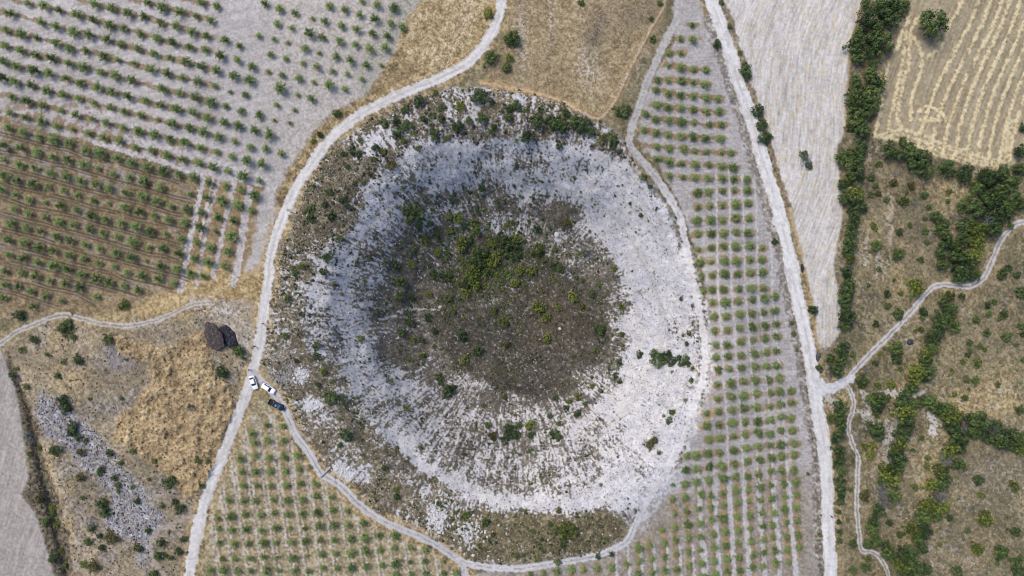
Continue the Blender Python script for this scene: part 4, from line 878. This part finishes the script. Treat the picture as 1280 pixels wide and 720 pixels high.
# ------------------------------------------------------------------ ground cover nobody could count
def scatter(mask, n, seed):
    """n survey points drawn with the density of mask"""
    g = np.random.default_rng(seed)
    a0, a1 = np.searchsorted(U, [-40, 1320]); c0, c1 = np.searchsorted(V, [-40, 760])
    m = np.clip(mask[c0:c1, a0:a1], 0, None).astype(float).ravel(); cs = np.cumsum(m); cs /= cs[-1]
    k = np.searchsorted(cs, g.random(n)); w = a1-a0
    i = np.minimum(k//w+c0, NV-2); j = np.minimum(k % w+a0, NU-2); fi = g.random(n); fj = g.random(n)
    def s(A): return A[i, j]*(1-fi)*(1-fj)+A[i+1, j]*fi*(1-fj)+A[i, j+1]*(1-fi)*fj+A[i+1, j+1]*fi*fj
    return np.stack([s(X3), s(Y3), s(Z)], 1), i, j, g
def tufts(name, mask, n, seed, size, per, mat, label, cat, tone=(0, 1), hgt=.6):
    P, i, j, g = scatter(mask, n, seed)
    r = g.uniform(*size, n)**1.0; tb = g.uniform(*tone, n)
    off = g.normal(size=(n, per, 3)); off /= np.linalg.norm(off, axis=2, keepdims=True); off[:, :, 2] = np.abs(off[:, :, 2])*hgt
    PP = (P[:, None]+off*r[:, None, None]*g.uniform(.4, 1, (n, per, 1))).reshape(-1, 3); NN = (off+np.array([0, 0, .5])).reshape(-1, 3)
    sz = np.repeat(r, per)*g.uniform(.6, 1.0, n*per); tt = np.clip(np.repeat(tb, per)+g.normal(size=n*per)*.12, 0, 1)
    v, tn = cards(PP, NN, sz, tt, None, '', 1.3, False)
    o = link(name, qmesh(name, v, tn, mat)); tag(o, label, cat, None, 'stuff')
noroad = 1-np.clip(ROADS*1.5, 0, 1)
hole = G['hole']*noroad
dens = hole*np.clip(sst(COVER_D-n_cover, -.12, .15)*.9+.05, 0, 1)
tufts('scrub', (dens+.10*hole*white)*(1-.4*floor_), 46000, 1, (.11, .33), 6, M['tuft'], 'low dark heathy scrub dotted over the white sinkhole slopes', 'scrub', (0, .9))
tufts('scrub', dens*sst(fbm(GU, GV, 24, 3, .6, 81), .50, .68), 1500, 2, (.25, .62), 10, M['D'], 'dark green ankle-high scrub in patches of the sinkhole', 'scrub', (0, .7))
core = np.exp(-(((WU-610)/62)**2+((WV-298)/48)**2))*noroad
tufts('scrub', core*sst(nB, .35, .6), 420, 31, (.35, .85), 16, M['D'], 'dark green bushy scrub merging in the upper middle of the sinkhole floor', 'scrub', (0, .8))
tufts('scrub', core*sst(nA, .35, .6), 330, 32, (.3, .75), 16, M['Y'], 'yellow-green scrub merging in the upper middle of the sinkhole floor', 'scrub', (0, .8))
tufts('scrub', dens*sst(fbm(GU, GV, 20, 3, .6, 82), .5, .7), 1500, 3, (.22, .5), 9, M['O'], 'olive low scrub on the sinkhole banks', 'scrub', (.2, 1))
tufts('scrub', dens*sst(-GV+GU*.1, -420, -330)*sst(rr, 190, 230), 350, 8, (.3, .7), 12, M['tuft'], 'dense dark scrub on the upper rim of the sinkhole', 'scrub', (.0, .5))
east = ((GU > 1040)*(1-G['stub'])*(1-G['pale'])*(GV > 150)).astype(np.float32)*noroad
tufts('weeds', east*(.3+sst(nA, .4, .7)), 9000, 4, (.10, .24), 5, M['tuft'], 'brown dry weeds on the right hillside', 'weeds', (.3, 1))
tufts('weeds', east*sst(fbm(GU, GV, 40, 2, .5, 83), .42, .6), 1500, 5, (.16, .42), 9, M['M'], 'green weeds on the right hillside', 'weeds', (0, 1))
sww = np.maximum(G['grey']*.9, np.maximum(G['bank'], swm*.3))*noroad*(1-G['ploughed'])
tufts('weeds', sww, 2200, 6, (.15, .42), 7, M['tuft'], 'dark weeds on the left waste ground and bank', 'weeds', (0, .8))
gold = np.maximum.reduce([G['gold_nw'], G['gold_n']*.9, G['mound']*1.3, edge_g*.8, swm*.5, east*.10, G['bank']*.0])*noroad*(1-G['ploughed'])*(1-hole)
tufts('dry_grass', gold, 15000, 7, (.12, .28), 6, M['straw'], 'golden dead grass on the verges and waste ground', 'dry grass', (0, 1), .9)
# ------------------------------------------------------------------ stones
def rock_mesh(seed, mat, flat=.6):
    g = np.random.default_rng(seed); bm = bmesh.new(); bmesh.ops.create_icosphere(bm, subdivisions=2, radius=1)
    d = g.normal(size=(6, 3)); d /= np.linalg.norm(d, axis=1, keepdims=True); lim = g.uniform(.55, .9, 6)
    for v in bm.verts:
        p = np.array(v.co)
        for dd, l in zip(d, lim):
            s = p@dd
            if s > l: p = p-dd*(s-l)
        p += g.normal(size=3)*.03; p[2] *= flat; v.co = p
    me = bpy.data.meshes.new('rock'); bm.to_mesh(me); bm.free(); me.materials.append(mat); return me
def rubble(name, mask, n, seed, size, mat, label):
    P, i, j, g = scatter(mask, n, seed); base = rock_mesh(3, mat); bv = np.array([v.co for v in base.vertices]); bf = np.array([p.vertices[:] for p in base.polygons])
    r = g.uniform(0, 1, n)**2.5*(size[1]-size[0])+size[0]; V_ = []; 
    ang = g.uniform(0, 6.28, (n, 2)); nb = len(bv)
    ca, sa = np.cos(ang[:, 0]), np.sin(ang[:, 0]); x = bv[None, :, 0]*ca[:, None]-bv[None, :, 1]*sa[:, None]; y = bv[None, :, 0]*sa[:, None]+bv[None, :, 1]*ca[:, None]
    st = g.uniform(.6, 1.2, (n, 1)); v = np.stack([x*r[:, None]*st, y*r[:, None], np.repeat(bv[None, :, 2], n, 0)*r[:, None]], 2)+P[:, None]
    f = (bf[None]+np.arange(n)[:, None, None]*nb).reshape(-1, 3)
    me = bpy.data.meshes.new(name); me.vertices.add(n*nb); me.vertices.foreach_set('co', v.astype(np.float32).ravel()); me.loops.add(len(f)*3); me.loops.foreach_set('vertex_index', f.astype(np.int32).ravel())
    me.polygons.add(len(f)); me.polygons.foreach_set('loop_start', np.arange(0, len(f)*3, 3, dtype=np.int32)); me.polygons.foreach_set('loop_total', np.full(len(f), 3, np.int32)); me.update(); me.materials.append(mat)
    o = link(name, me); tag(o, label, 'stones', None, 'stuff')
def blob(x, y, r): return np.exp(-((WU-x)**2+(WV-y)**2)/(r*r))
rubble('rubble', G['hole']*noroad*(sst(rr, 90, 140)*(1-floor_)+floor_*.03), 2600, 21, (.08, .34), M['stone'], 'white limestone fragments scattered over the sinkhole slopes')
rubble('rubble', blob(375,468,8)+blob(388,506,7)+blob(428,588,9)+blob(548,648,12)*.7+blob(590,665,16)*.5+blob(560,630,10)*.3, 520, 22, (.18, .6), M['stone'], 'heaps of white quarried stones along the lower-left rim')
rubble('rubble', G['grey']+G['grey2']*.8+blob(358,465,12), 1500, 23, (.10, .4), M['greystone'], 'grey rubble spread over the lower-left waste ground')
rubble('rubble', east*(.2+stones_e*2)+G['gold_n']*.1, 500, 24, (.07, .2), M['stone'], 'pale stones lying on the right hillside')
RK = [rock_mesh(40+i, M['stone'], .7) for i in range(4)]; RKD = [rock_mesh(50+i, M['greystone'], .7) for i in range(2)]
for x, y, s, dark, lab in ((696,293,1.25,0,'white boulder on the upper right of the sinkhole floor'), (669,463,.3,0,'small white stone at the lower edge of the sinkhole floor'), (734,428,.2,0,'small white stone right of centre on the dark sinkhole floor'),
                   (700,411,.7,0,'pale flat rock in the middle of the dark sinkhole floor'), (919,471,.35,0,'white stone between two trees of the right orchard'), (303,473,.35,0,'white stone beside the dirt road near the parked cars')):
    o = link('boulder', RK[int(x) % 4], None, None, at(x, y, .2, s*.2)); o.scale = (s, s*.8, s); o.rotation_euler[2] = x; tag(o, lab, 'boulder')
# dark stone heaps
def heap(name, cx, cy, rx, ry, rot, h, mat, label, cat, seed, steep=1.0, rough=.12):
    n, m = 72, 30; g = np.random.default_rng(seed); bm = bmesh.new(); rings = []
    c = at(cx, cy, h*.3)
    for i in range(m+1):
        t = i/m; ring = []
        for k in range(n):
            a = 6.28318*k/n; e = 1+.07*math.sin(3*a+seed)+.05*math.sin(7*a+seed*2)+.03*math.sin(13*a)
            x = math.cos(a)*t*rx*e; y = math.sin(a)*t*ry*e; p = (max(0, 1-t**3))*h
            nz = float(fbm(np.array([x*4.+50]), np.array([y*4.+50]), 2.2, 3, .7, seed)[0])-.5
            z = p+nz*rough*4*min(1, (1-t)*6)
            X = x*math.cos(rot)-y*math.sin(rot); Y = x*math.sin(rot)+y*math.cos(rot)
            ring.append(bm.verts.new((X, Y, z-.05 if t < 1 else -.35)))
            if i == 0: break
        rings.append(ring)
    for k in range(n): bm.faces.new((rings[0][0], rings[1][k], rings[1][(k+1) % n]))
    for i in range(1, m):
        for k in range(n): bm.faces.new((rings[i][k], rings[i+1][k], rings[i+1][(k+1) % n], rings[i][(k+1) % n]))
    me = bpy.data.meshes.new(name); bm.to_mesh(me); bm.free(); o = link(name, me, mat, None, c); tag(o, label, cat); return o
def clod_mat(name, c0, c1, c2):
    m, t, b = newmat(name, .95, .15); tc = t.nodes.new('ShaderNodeTexCoord')
    n1 = t.nodes.new('ShaderNodeTexNoise'); n1.inputs['Scale'].default_value = 1.7; n1.inputs['Detail'].default_value = 6; n1.inputs['Roughness'].default_value = .75
    cr = t.nodes.new('ShaderNodeValToRGB'); cr.color_ramp.elements[0].position = .35; cr.color_ramp.elements[1].position = .72
    cr.color_ramp.elements[0].color = (*lin(c0), 1); cr.color_ramp.elements[1].color = (*lin(c2), 1); e = cr.color_ramp.elements.new(.56); e.color = (*lin(c1), 1)
    t.links.new(tc.outputs['Object'], n1.inputs['Vector']); t.links.new(n1.outputs['Fac'], cr.inputs[0]); t.links.new(cr.outputs[0], b.inputs['Base Color'])
    bp = t.nodes.new('ShaderNodeBump'); bp.inputs['Strength'].default_value = .9; bp.inputs['Distance'].default_value = .25; t.links.new(n1.outputs['Fac'], bp.inputs['Height']); t.links.new(bp.outputs[0], b.inputs['Normal'])
    return m
heap('manure_heap', 266.5, 421, 4.7, 2.6, R(-64), .5, clod_mat('brown manure', (52,46,45), (84,76,75), (140,132,130)), 'brown heap of manure, the left one of the pair by the dirt road', 'manure heap', 5)
heap('manure_heap', 285.5, 422, 4.6, 2.35, R(-56), .55, clod_mat('black manure', (24,24,30), (52,52,62), (128,130,144)), 'black heap of manure, the right one of the pair by the dirt road', 'manure heap', 8)
heap('stone_heap', 1138, 427.5, 1.05, 1.0, 0, .9, clod_mat('dark stones', (40,42,50), (74,76,86), (106,108,118)), 'small dark grey stone heap above the rutted track', 'stone heap', 3, rough=.1)
heap('stone_heap', 1022.8, 446, .8, 1.5, R(-10), .5, clod_mat('dark stones', (50,50,54), (84,84,90), (126,126,132)), 'long dark stone heap at the lower tip of the pale field', 'stone heap', 6, rough=.14)
heap('stone_heap', 1003, 335, .5, 1.5, R(5), .7, clod_mat('dark stones', (34,35,40), (56,57,64), (90,92,100)), 'narrow dark heap on the verge between gravel road and pale field', 'stone heap', 7, rough=.1)
# culvert pipes lying across the two tracks
conc = simple('weathered concrete', (150,152,158), .8, .3, .12, 3)
def pipe(u0, v0, u1, v1, r, lab):
    a = at(u0, v0); b = at(u1, v1); d = b-a; L = d.length; n = 20; bm = bmesh.new()
    prof = [(r, 0), (r*1.12, 0), (r*1.12, .25), (r, .3), (r, L-.3), (r*1.12, L-.25), (r*1.12, L), (r, L), (r*.8, L), (r*.8, 0)]
    rs = [[bm.verts.new((math.cos(6.28318*k/n)*q, math.sin(6.28318*k/n)*q, z)) for k in range(n)] for q, z in prof]
    for i in range(len(rs)):
        p, q = rs[i], rs[(i+1) % len(rs)]
        for k in range(n): bm.faces.new((p[k], p[(k+1) % n], q[(k+1) % n], q[k]))
    me = bpy.data.meshes.new('pipe'); bm.to_mesh(me); bm.free(); me.shade_smooth()
    o = link('culvert_pipe', me, conc, None, a+Vector((0, 0, r*.55))); o.rotation_mode = 'QUATERNION'; o.rotation_quaternion = d.to_track_quat('Z', 'Y'); tag(o, lab, 'pipe')
pipe(359, 262, 371, 266, .32, 'grey culvert pipe across the curved dirt road, left of the sinkhole')
pipe(401, 596, 414, 583, .34, 'grey culvert pipe across the rutted track at the lower-left rim')

# ------------------------------------------------------------------ vehicles
white = simple('white paint', (236,238,242), .25, .5, .02, 1); navy = simple('near-black blue paint', (20,26,38), .22, .5, .05, 1)
def glassmat(name, c, r):
    m, t, b = newmat(name, r, .6); b.inputs['Base Color'].default_value = (*lin(c), 1); return m
gdark = glassmat('tinted glass', (16,34,66), .12); gblue = glassmat('sky-lit windscreen', (92,132,160), .1)  # pale blue of the second glass is sky reflection put into its colour
rubber = simple('rubber', (28,28,30), .85, .2, .1, 5); alloy = simple('alloy', (150,152,158), .35, .5, .05, 5, .8); lampw = glassmat('headlight glass', (210,214,220), .1); lampr = glassmat('tail lamp', (140,20,18), .2)
black = simple('black trim', (18,19,22), .6, .3, .1, 3)
def meshobj(name, bm, mat, parent, smooth=True, bevel=None):
    bmesh.ops.recalc_face_normals(bm, faces=bm.faces); me = bpy.data.meshes.new(name); bm.to_mesh(me); bm.free()
    if smooth: me.shade_smooth()
    o = link(name, me, mat, parent)
    if bevel: md = o.modifiers.new('b', 'BEVEL'); md.width = bevel; md.segments = 3; md.limit_method = 'ANGLE'; md.angle_limit = R(25)
    return o
def loft(bm, secs, n=20, ex=.42):
    """secs: (x, half width, z low, z high) -> closed superelliptic hull along x"""
    rings = []
    for x, w, z0, z1 in secs:
        zc, hz = (z0+z1)/2, (z1-z0)/2; r = []
        for k in range(n):
            a = 6.28318*k/n; c, s = math.cos(a), math.sin(a)
            r.append(bm.verts.new((x, math.copysign(abs(c)**ex, c)*w, zc+math.copysign(abs(s)**ex, s)*hz)))
        rings.append(r)
    for p, q in zip(rings[:-1], rings[1:]):
        for k in range(n): bm.faces.new((p[k], p[(k+1) % n], q[(k+1) % n], q[k]))
    bm.faces.new(rings[0][::-1]); bm.faces.new(rings[-1])
def quad_pane(name, pts, mat, root, out, t=.012):
    bm = bmesh.new(); pts = [Vector(p) for p in pts]; c = sum(pts, Vector())/4; o = Vector(out).normalized()*t
    f = [bm.verts.new(c+(p-c)*.93+o) for p in pts]; b = [bm.verts.new(c+(p-c)*.93-o*2) for p in pts]
    bm.faces.new(f); bm.faces.new(b[::-1])
    for i in range(4): bm.faces.new((f[i], b[i], b[(i+1) % 4], f[(i+1) % 4]))
    return meshobj(name, bm, mat, root, False)
def greenhouse(root, paint, xb0, xb1, xt0, xt1, wb, wt, zb, zt, gw, gs, rear=True):
    """cab: rear edge at xb0, windscreen foot at xb1, roof between xt0 and xt1"""
    bm = bmesh.new()
    B = [(xb0, -wb, zb), (xb1, -wb*.96, zb), (xb1, wb*.96, zb), (xb0, wb, zb)]; T = [(xt0, -wt, zt), (xt1, -wt, zt), (xt1, wt, zt), (xt0, wt, zt)]
    vb = [bm.verts.new(p) for p in B]; v = [bm.verts.new(p) for p in T]; bm.faces.new(v); bm.faces.new(vb[::-1])
    for i in range(4): bm.faces.new((vb[i], vb[(i+1) % 4], v[(i+1) % 4], v[i]))
    meshobj('cabin', bm, paint, root, False, .05)
    def L(a, b, t): return tuple(Vector(a).lerp(Vector(b), t))
    quad_pane('windscreen', [B[1], B[2], T[2], T[1]], gw, root, (zt-zb, 0, xb1-xt1))
    if rear: quad_pane('rear_window', [B[0], B[3], T[3], T[0]], gs, root, (-(zt-zb), 0, xt0-xb0))
    for s, (p, q, r_, u) in ((-1, (B[0], B[1], T[1], T[0])), (1, (B[3], B[2], T[2], T[3]))):
        for a, b in ((.06, .49), (.52, .97)): quad_pane('side_window', [L(p, q, a), L(p, q, b), L(u, r_, b), L(u, r_, a)], gs, root, (0, s*(zt-zb), wb-wt))
def wheel(root, x, y, r=.33, w=.22):
    s = 1 if y > 0 else -1; bm = bmesh.new(); n = 28
    rs = [[bm.verts.new((x+math.cos(6.28318*k/n)*q, y+s*z, r+math.sin(6.28318*k/n)*q)) for k in range(n)] for q, z in ((r*.62, 0), (r*.94, 0), (r, -.03), (r, -w+.03), (r*.94, -w), (r*.62, -w))]
    for i in range(6):
        p, q = rs[i], rs[(i+1) % 6]
        for k in range(n): bm.faces.new((p[k], p[(k+1) % n], q[(k+1) % n], q[k]))
    o = meshobj('wheel', bm, rubber, root)
    bm = bmesh.new(); c = bm.verts.new((x, y-s*.02, r)); ring = [bm.verts.new((x+math.cos(6.28318*k/20)*r*.62, y-s*(.03 if k % 4 else .07), r+math.sin(6.28318*k/20)*r*.62)) for k in range(20)]
    for k in range(20): bm.faces.new((c, ring[k], ring[(k+1) % 20]))
    meshobj('rim', bm, alloy, o)
def bxo(name, c, d, mat, root, bev=.02):
    bm = bmesh.new(); bmesh.ops.create_cube(bm, size=1)
    for v in bm.verts: v.co = Vector((v.co.x*d[0]+c[0], v.co.y*d[1]+c[1], v.co.z*d[2]+c[2]))
    return meshobj(name, bm, mat, root, False, bev)
def place(root, u, v, du, dv):
    p = at(u, v, .7); q = at(u+du*.08, v+dv*.08, .7); root.location = p+Vector((0, 0, .03)); d = q-p
    root.rotation_euler = (0, -math.atan2(d.z, math.hypot(d.x, d.y)), math.atan2(d.y, d.x))
def car(u, v, du, dv, label, hatch):
    root = empty('parked_car'); tag(root, label, 'car', None)
    bm = bmesh.new()
    loft(bm, [(-2.24, .62, .42, .80), (-2.16, .80, .30, .92), (-1.8, .88, .24, .97), (-1.0, .90, .22, .99), (.2, .90, .22, .98), (1.0, .89, .22, .95), (1.7, .86, .24, .86), (2.08, .76, .28, .76), (2.26, .55, .36, .64)])
    meshobj('body', bm, white, root)
    if hatch: greenhouse(root, white, -2.02, .95, -1.62, .25, .80, .62, .95, 1.52, gdark, gdark, False)
    else: greenhouse(root, white, -1.72, .95, -1.12, .22, .79, .60, .95, 1.43, gdark, gdark)
    if hatch: bxo('roof_rail', (-.65, .60, 1.54), (1.6, .04, .04), black, root, .01); bxo('roof_rail', (-.65, -.60, 1.54), (1.6, .04, .04), black, root, .01)
    for s in (-1, 1):
        wheel(root, 1.35, s*.90); wheel(root, -1.35, s*.90)
        bxo('headlight', (2.06, s*.58, .66), (.26, .30, .13), lampw, root); bxo('tail_lamp', (-2.17, s*.62, .80), (.12, .28, .16), lampr, root)
        bxo('mirror', (.78, s*.98, 1.02), (.14, .20, .12), white, root)
        for x in (.25, -.45): bxo('door_handle', (x, s*.905, .80), (.16, .025, .03), alloy, root, .005)
    bxo('grille', (2.235, 0, .52), (.06, .7, .14), black, root); bxo('bumper', (-2.22, 0, .42), (.10, 1.3, .18), black, root)
    place(root, u, v, du, dv)
car(316.8, 478, 63, 175, 'white saloon car parked on the dirt road at the fork', False)
car(335.6, 485.6, 170, 100, 'white estate car with roof rails parked between saloon and dark pickup', True)
root = empty('pickup_truck'); tag(root, 'dark blue-black pickup truck with open bed parked below the two white cars', 'pickup truck')
bm = bmesh.new(); loft(bm, [(-.62, .90, .38, 1.04), (.3, .91, .36, 1.05), (1.25, .90, .36, 1.06), (2.1, .87, .38, 1.02), (2.5, .80, .42, .94), (2.62, .62, .5, .82)]); meshobj('body', bm, navy, root)
greenhouse(root, navy, -.60, 1.28, -.48, .62, .82, .66, 1.0, 1.72, gblue, gdark)
for nm, c, d_ in (('bed_floor', (-1.62, 0, .62), (2.0, 1.5, .08)), ('bed_side', (-1.62, .83, .82), (2.0, .14, .5)), ('bed_side', (-1.62, -.83, .82), (2.0, .14, .5)), ('tailgate', (-2.62, 0, .82), (.10, 1.80, .5))):
    bxo(nm, c, d_, black if nm == 'bed_floor' else navy, root, .03)
bm = bmesh.new()
for a, b in (((-.75, .74, 1.06), (-.9, .66, 1.66)), ((-.75, -.74, 1.06), (-.9, -.66, 1.66)), ((-.9, .66, 1.66), (-.9, -.66, 1.66)), ((-.9, .66, 1.66), (-1.5, .78, 1.08)), ((-.9, -.66, 1.66), (-1.5, -.78, 1.08))): limb(bm, a, b, .035, .035, 8)
meshobj('roll_bar', bm, alloy, root)
for s in (-1, 1):
    wheel(root, 1.62, s*.93, .38, .25); wheel(root, -1.58, s*.93, .38, .25)
    bxo('headlight', (2.5, s*.62, .82), (.2, .28, .14), lampw, root); bxo('tail_lamp', (-2.68, s*.82, .86), (.06, .12, .3), lampr, root)
    bxo('mirror', (1.12, s*1.02, 1.14), (.14, .24, .18), navy, root)
bxo('rear_bumper', (-2.74, 0, .52), (.14, 1.5, .12), alloy, root); bxo('sunroof', (.05, 0, 1.735), (.55, .7, .03), gblue, root, .01)
bxo('bonnet_scoop', (1.85, 0, 1.06), (.4, .5, .06), navy, root, .02)
place(root, 345.8, 506.3, 200, 105)

# ------------------------------------------------------------------ people standing about
skin = simple('skin', (168,124,98), .6, .3, .05, 8)
def person(u, v, face, shirt, trousers, hair, label, stride=.12, arm=.15):
    root = empty('person'); tag(root, label, 'person'); E = []
    pts = {'pel': (0, 0, .94, .15), 'wst': (0, 0, 1.10, .13), 'chs': (.01, 0, 1.34, .165), 'nck': (.01, 0, 1.50, .06), 'hd0': (.02, 0, 1.60, .088), 'hd1': (.02, 0, 1.72, .092)}
    for s, q in ((1, 'l'), (-1, 'r')):
        pts['hip'+q] = (0, s*.10, .88, .10); pts['kn'+q] = (s*stride*.6+.03, s*.11, .49, .068); pts['an'+q] = (s*stride, s*.12, .09, .045); pts['to'+q] = (s*stride+.17, s*.14, .035, .035)
        pts['sh'+q] = (0, s*.19, 1.42, .065); pts['el'+q] = (-.03, s*.27, 1.14, .045); pts['wr'+q] = (arm, s*.27, .92, .032); pts['pa'+q] = (arm+.03, s*.27, .86, .033)
        E += [('pel', 'hip'+q), ('hip'+q, 'kn'+q), ('kn'+q, 'an'+q), ('an'+q, 'to'+q), ('chs', 'sh'+q), ('sh'+q, 'el'+q), ('el'+q, 'wr'+q), ('wr'+q, 'pa'+q)]
        for fi, (dy, ln) in enumerate(((.024, .08), (.008, .09), (-.008, .085), (-.024, .07))):
            nm = 'f%d%s' % (fi, q); pts[nm] = (arm+.045, s*.27+dy, .86-ln, .008); E.append(('pa'+q, nm))
        pts['th'+q] = (arm+.085, s*.245, .835, .009); E.append(('wr'+q, 'th'+q))
    pts['nose'] = (.125, 0, 1.655, .014); E += [('pel', 'wst'), ('wst', 'chs'), ('chs', 'nck'), ('nck', 'hd0'), ('hd0', 'hd1'), ('hd0', 'nose')]
    def skinned(name, keys, mat, grow=0, parent=root):
        me = bpy.data.meshes.new(name); ks = [k for k in pts if k in keys]; ix = {k: i for i, k in enumerate(ks)}
        me.from_pydata([pts[k][:3] for k in ks], [(ix[a], ix[b]) for a, b in E if a in ix and b in ix], []); o = link(name, me, mat, parent)
        md = o.modifiers.new('skin', 'SKIN')
        for i, k in enumerate(ks): sv = me.skin_vertices[0].data[i] if me.skin_vertices else None; 
        return o, me, ks
    def grow(name, keys, mat, g):
        me = bpy.data.meshes.new(name); ks = [k for k in pts if k in keys]; ix = {k: i for i, k in enumerate(ks)}
        me.from_pydata([pts[k][:3] for k in ks], [(ix[a], ix[b]) for a, b in E if a in ix and b in ix], [])
        o = link(name, me, mat, root); o.modifiers.new('skin', 'SKIN')
        lay = me.skin_vertices[0] if len(me.skin_vertices) else None
        if lay is None:
            bm = bmesh.new(); bm.from_mesh(me); bm.verts.layers.skin.verify(); bm.to_mesh(me); bm.free(); lay = me.skin_vertices[0]
        for i, k in enumerate(ks): r = pts[k][3]+g; lay.data[i].radius = (r, r); lay.data[i].use_root = (i == 0)
        sd = o.modifiers.new('sub', 'SUBSURF'); sd.levels = 1; sd.render_levels = 2; return o
    allk = set(pts)
    grow('body', allk, skin, 0)
    grow('shirt', {'pel', 'wst', 'chs', 'shl', 'ell', 'shr', 'elr'}, simple('shirt', shirt, .9, .1, .06, 6), .022)
    grow('trousers', {'pel', 'hipl', 'knl', 'anl', 'hipr', 'knr', 'anr'}, simple('trousers', trousers, .9, .1, .06, 6), .018)
    bm = bmesh.new(); bmesh.ops.create_icosphere(bm, subdivisions=3, radius=.112)
    for v_ in list(bm.verts):
        if v_.co.z < -.02 and v_.co.x > .01: bm.verts.remove(v_)
    for v_ in bm.verts: v_.co = v_.co+Vector((.005, 0, 1.70))
    meshobj('hair', bm, simple('hair', hair, .8, .2, .1, 10), root)
    bm = bmesh.new()
    for s in (-1, 1): bmesh.ops.create_icosphere(bm, subdivisions=1, radius=.012, matrix=Matrix.Translation((.105, s*.032, 1.68)))
    meshobj('eyes', bm, black, root)
    root.location = at(u, v, .9)+Vector((0, 0, .03)); root.rotation_euler[2] = R(face); return root
person(311.3, 462.3, 200, (70,110,190), (206,208,214), (34,28,24), 'person in bright blue top standing on the dirt road just above the white saloon car')
person(318.2, 433.3, 60, (46,50,60), (70,74,84), (24,22,22), 'person in dark clothes on the left edge of the dirt road beside the black heap')
person(328.6, 404.7, 100, (26,26,32), (30,30,36), (18,18,20), 'person in black standing in the middle of the dirt road')
person(307.8, 405.4, 250, (222,226,232), (40,44,58), (30,26,24), 'person in white top standing on gravel above the black heap')
person(354.5, 493.8, 130, (60,70,96), (48,54,70), (26,24,24), 'person in dark blue standing on the track verge above the pickup')
person(798.0, 637.5, 30, (120,140,180), (60,66,84), (30,26,24), 'person in pale blue where the white tracks meet at the lower right rim')
person(1039.2, 645.6, 80, (54,60,72), (40,44,54), (24,22,22), 'person in dark clothes on the wide straight gravel road near the bottom')
for c in list(bpy.data.objects):
    if c.type == 'MESH' and c.parent is None and 'category' not in c and c.get('kind') != 'structure': c['category'] = 'object'
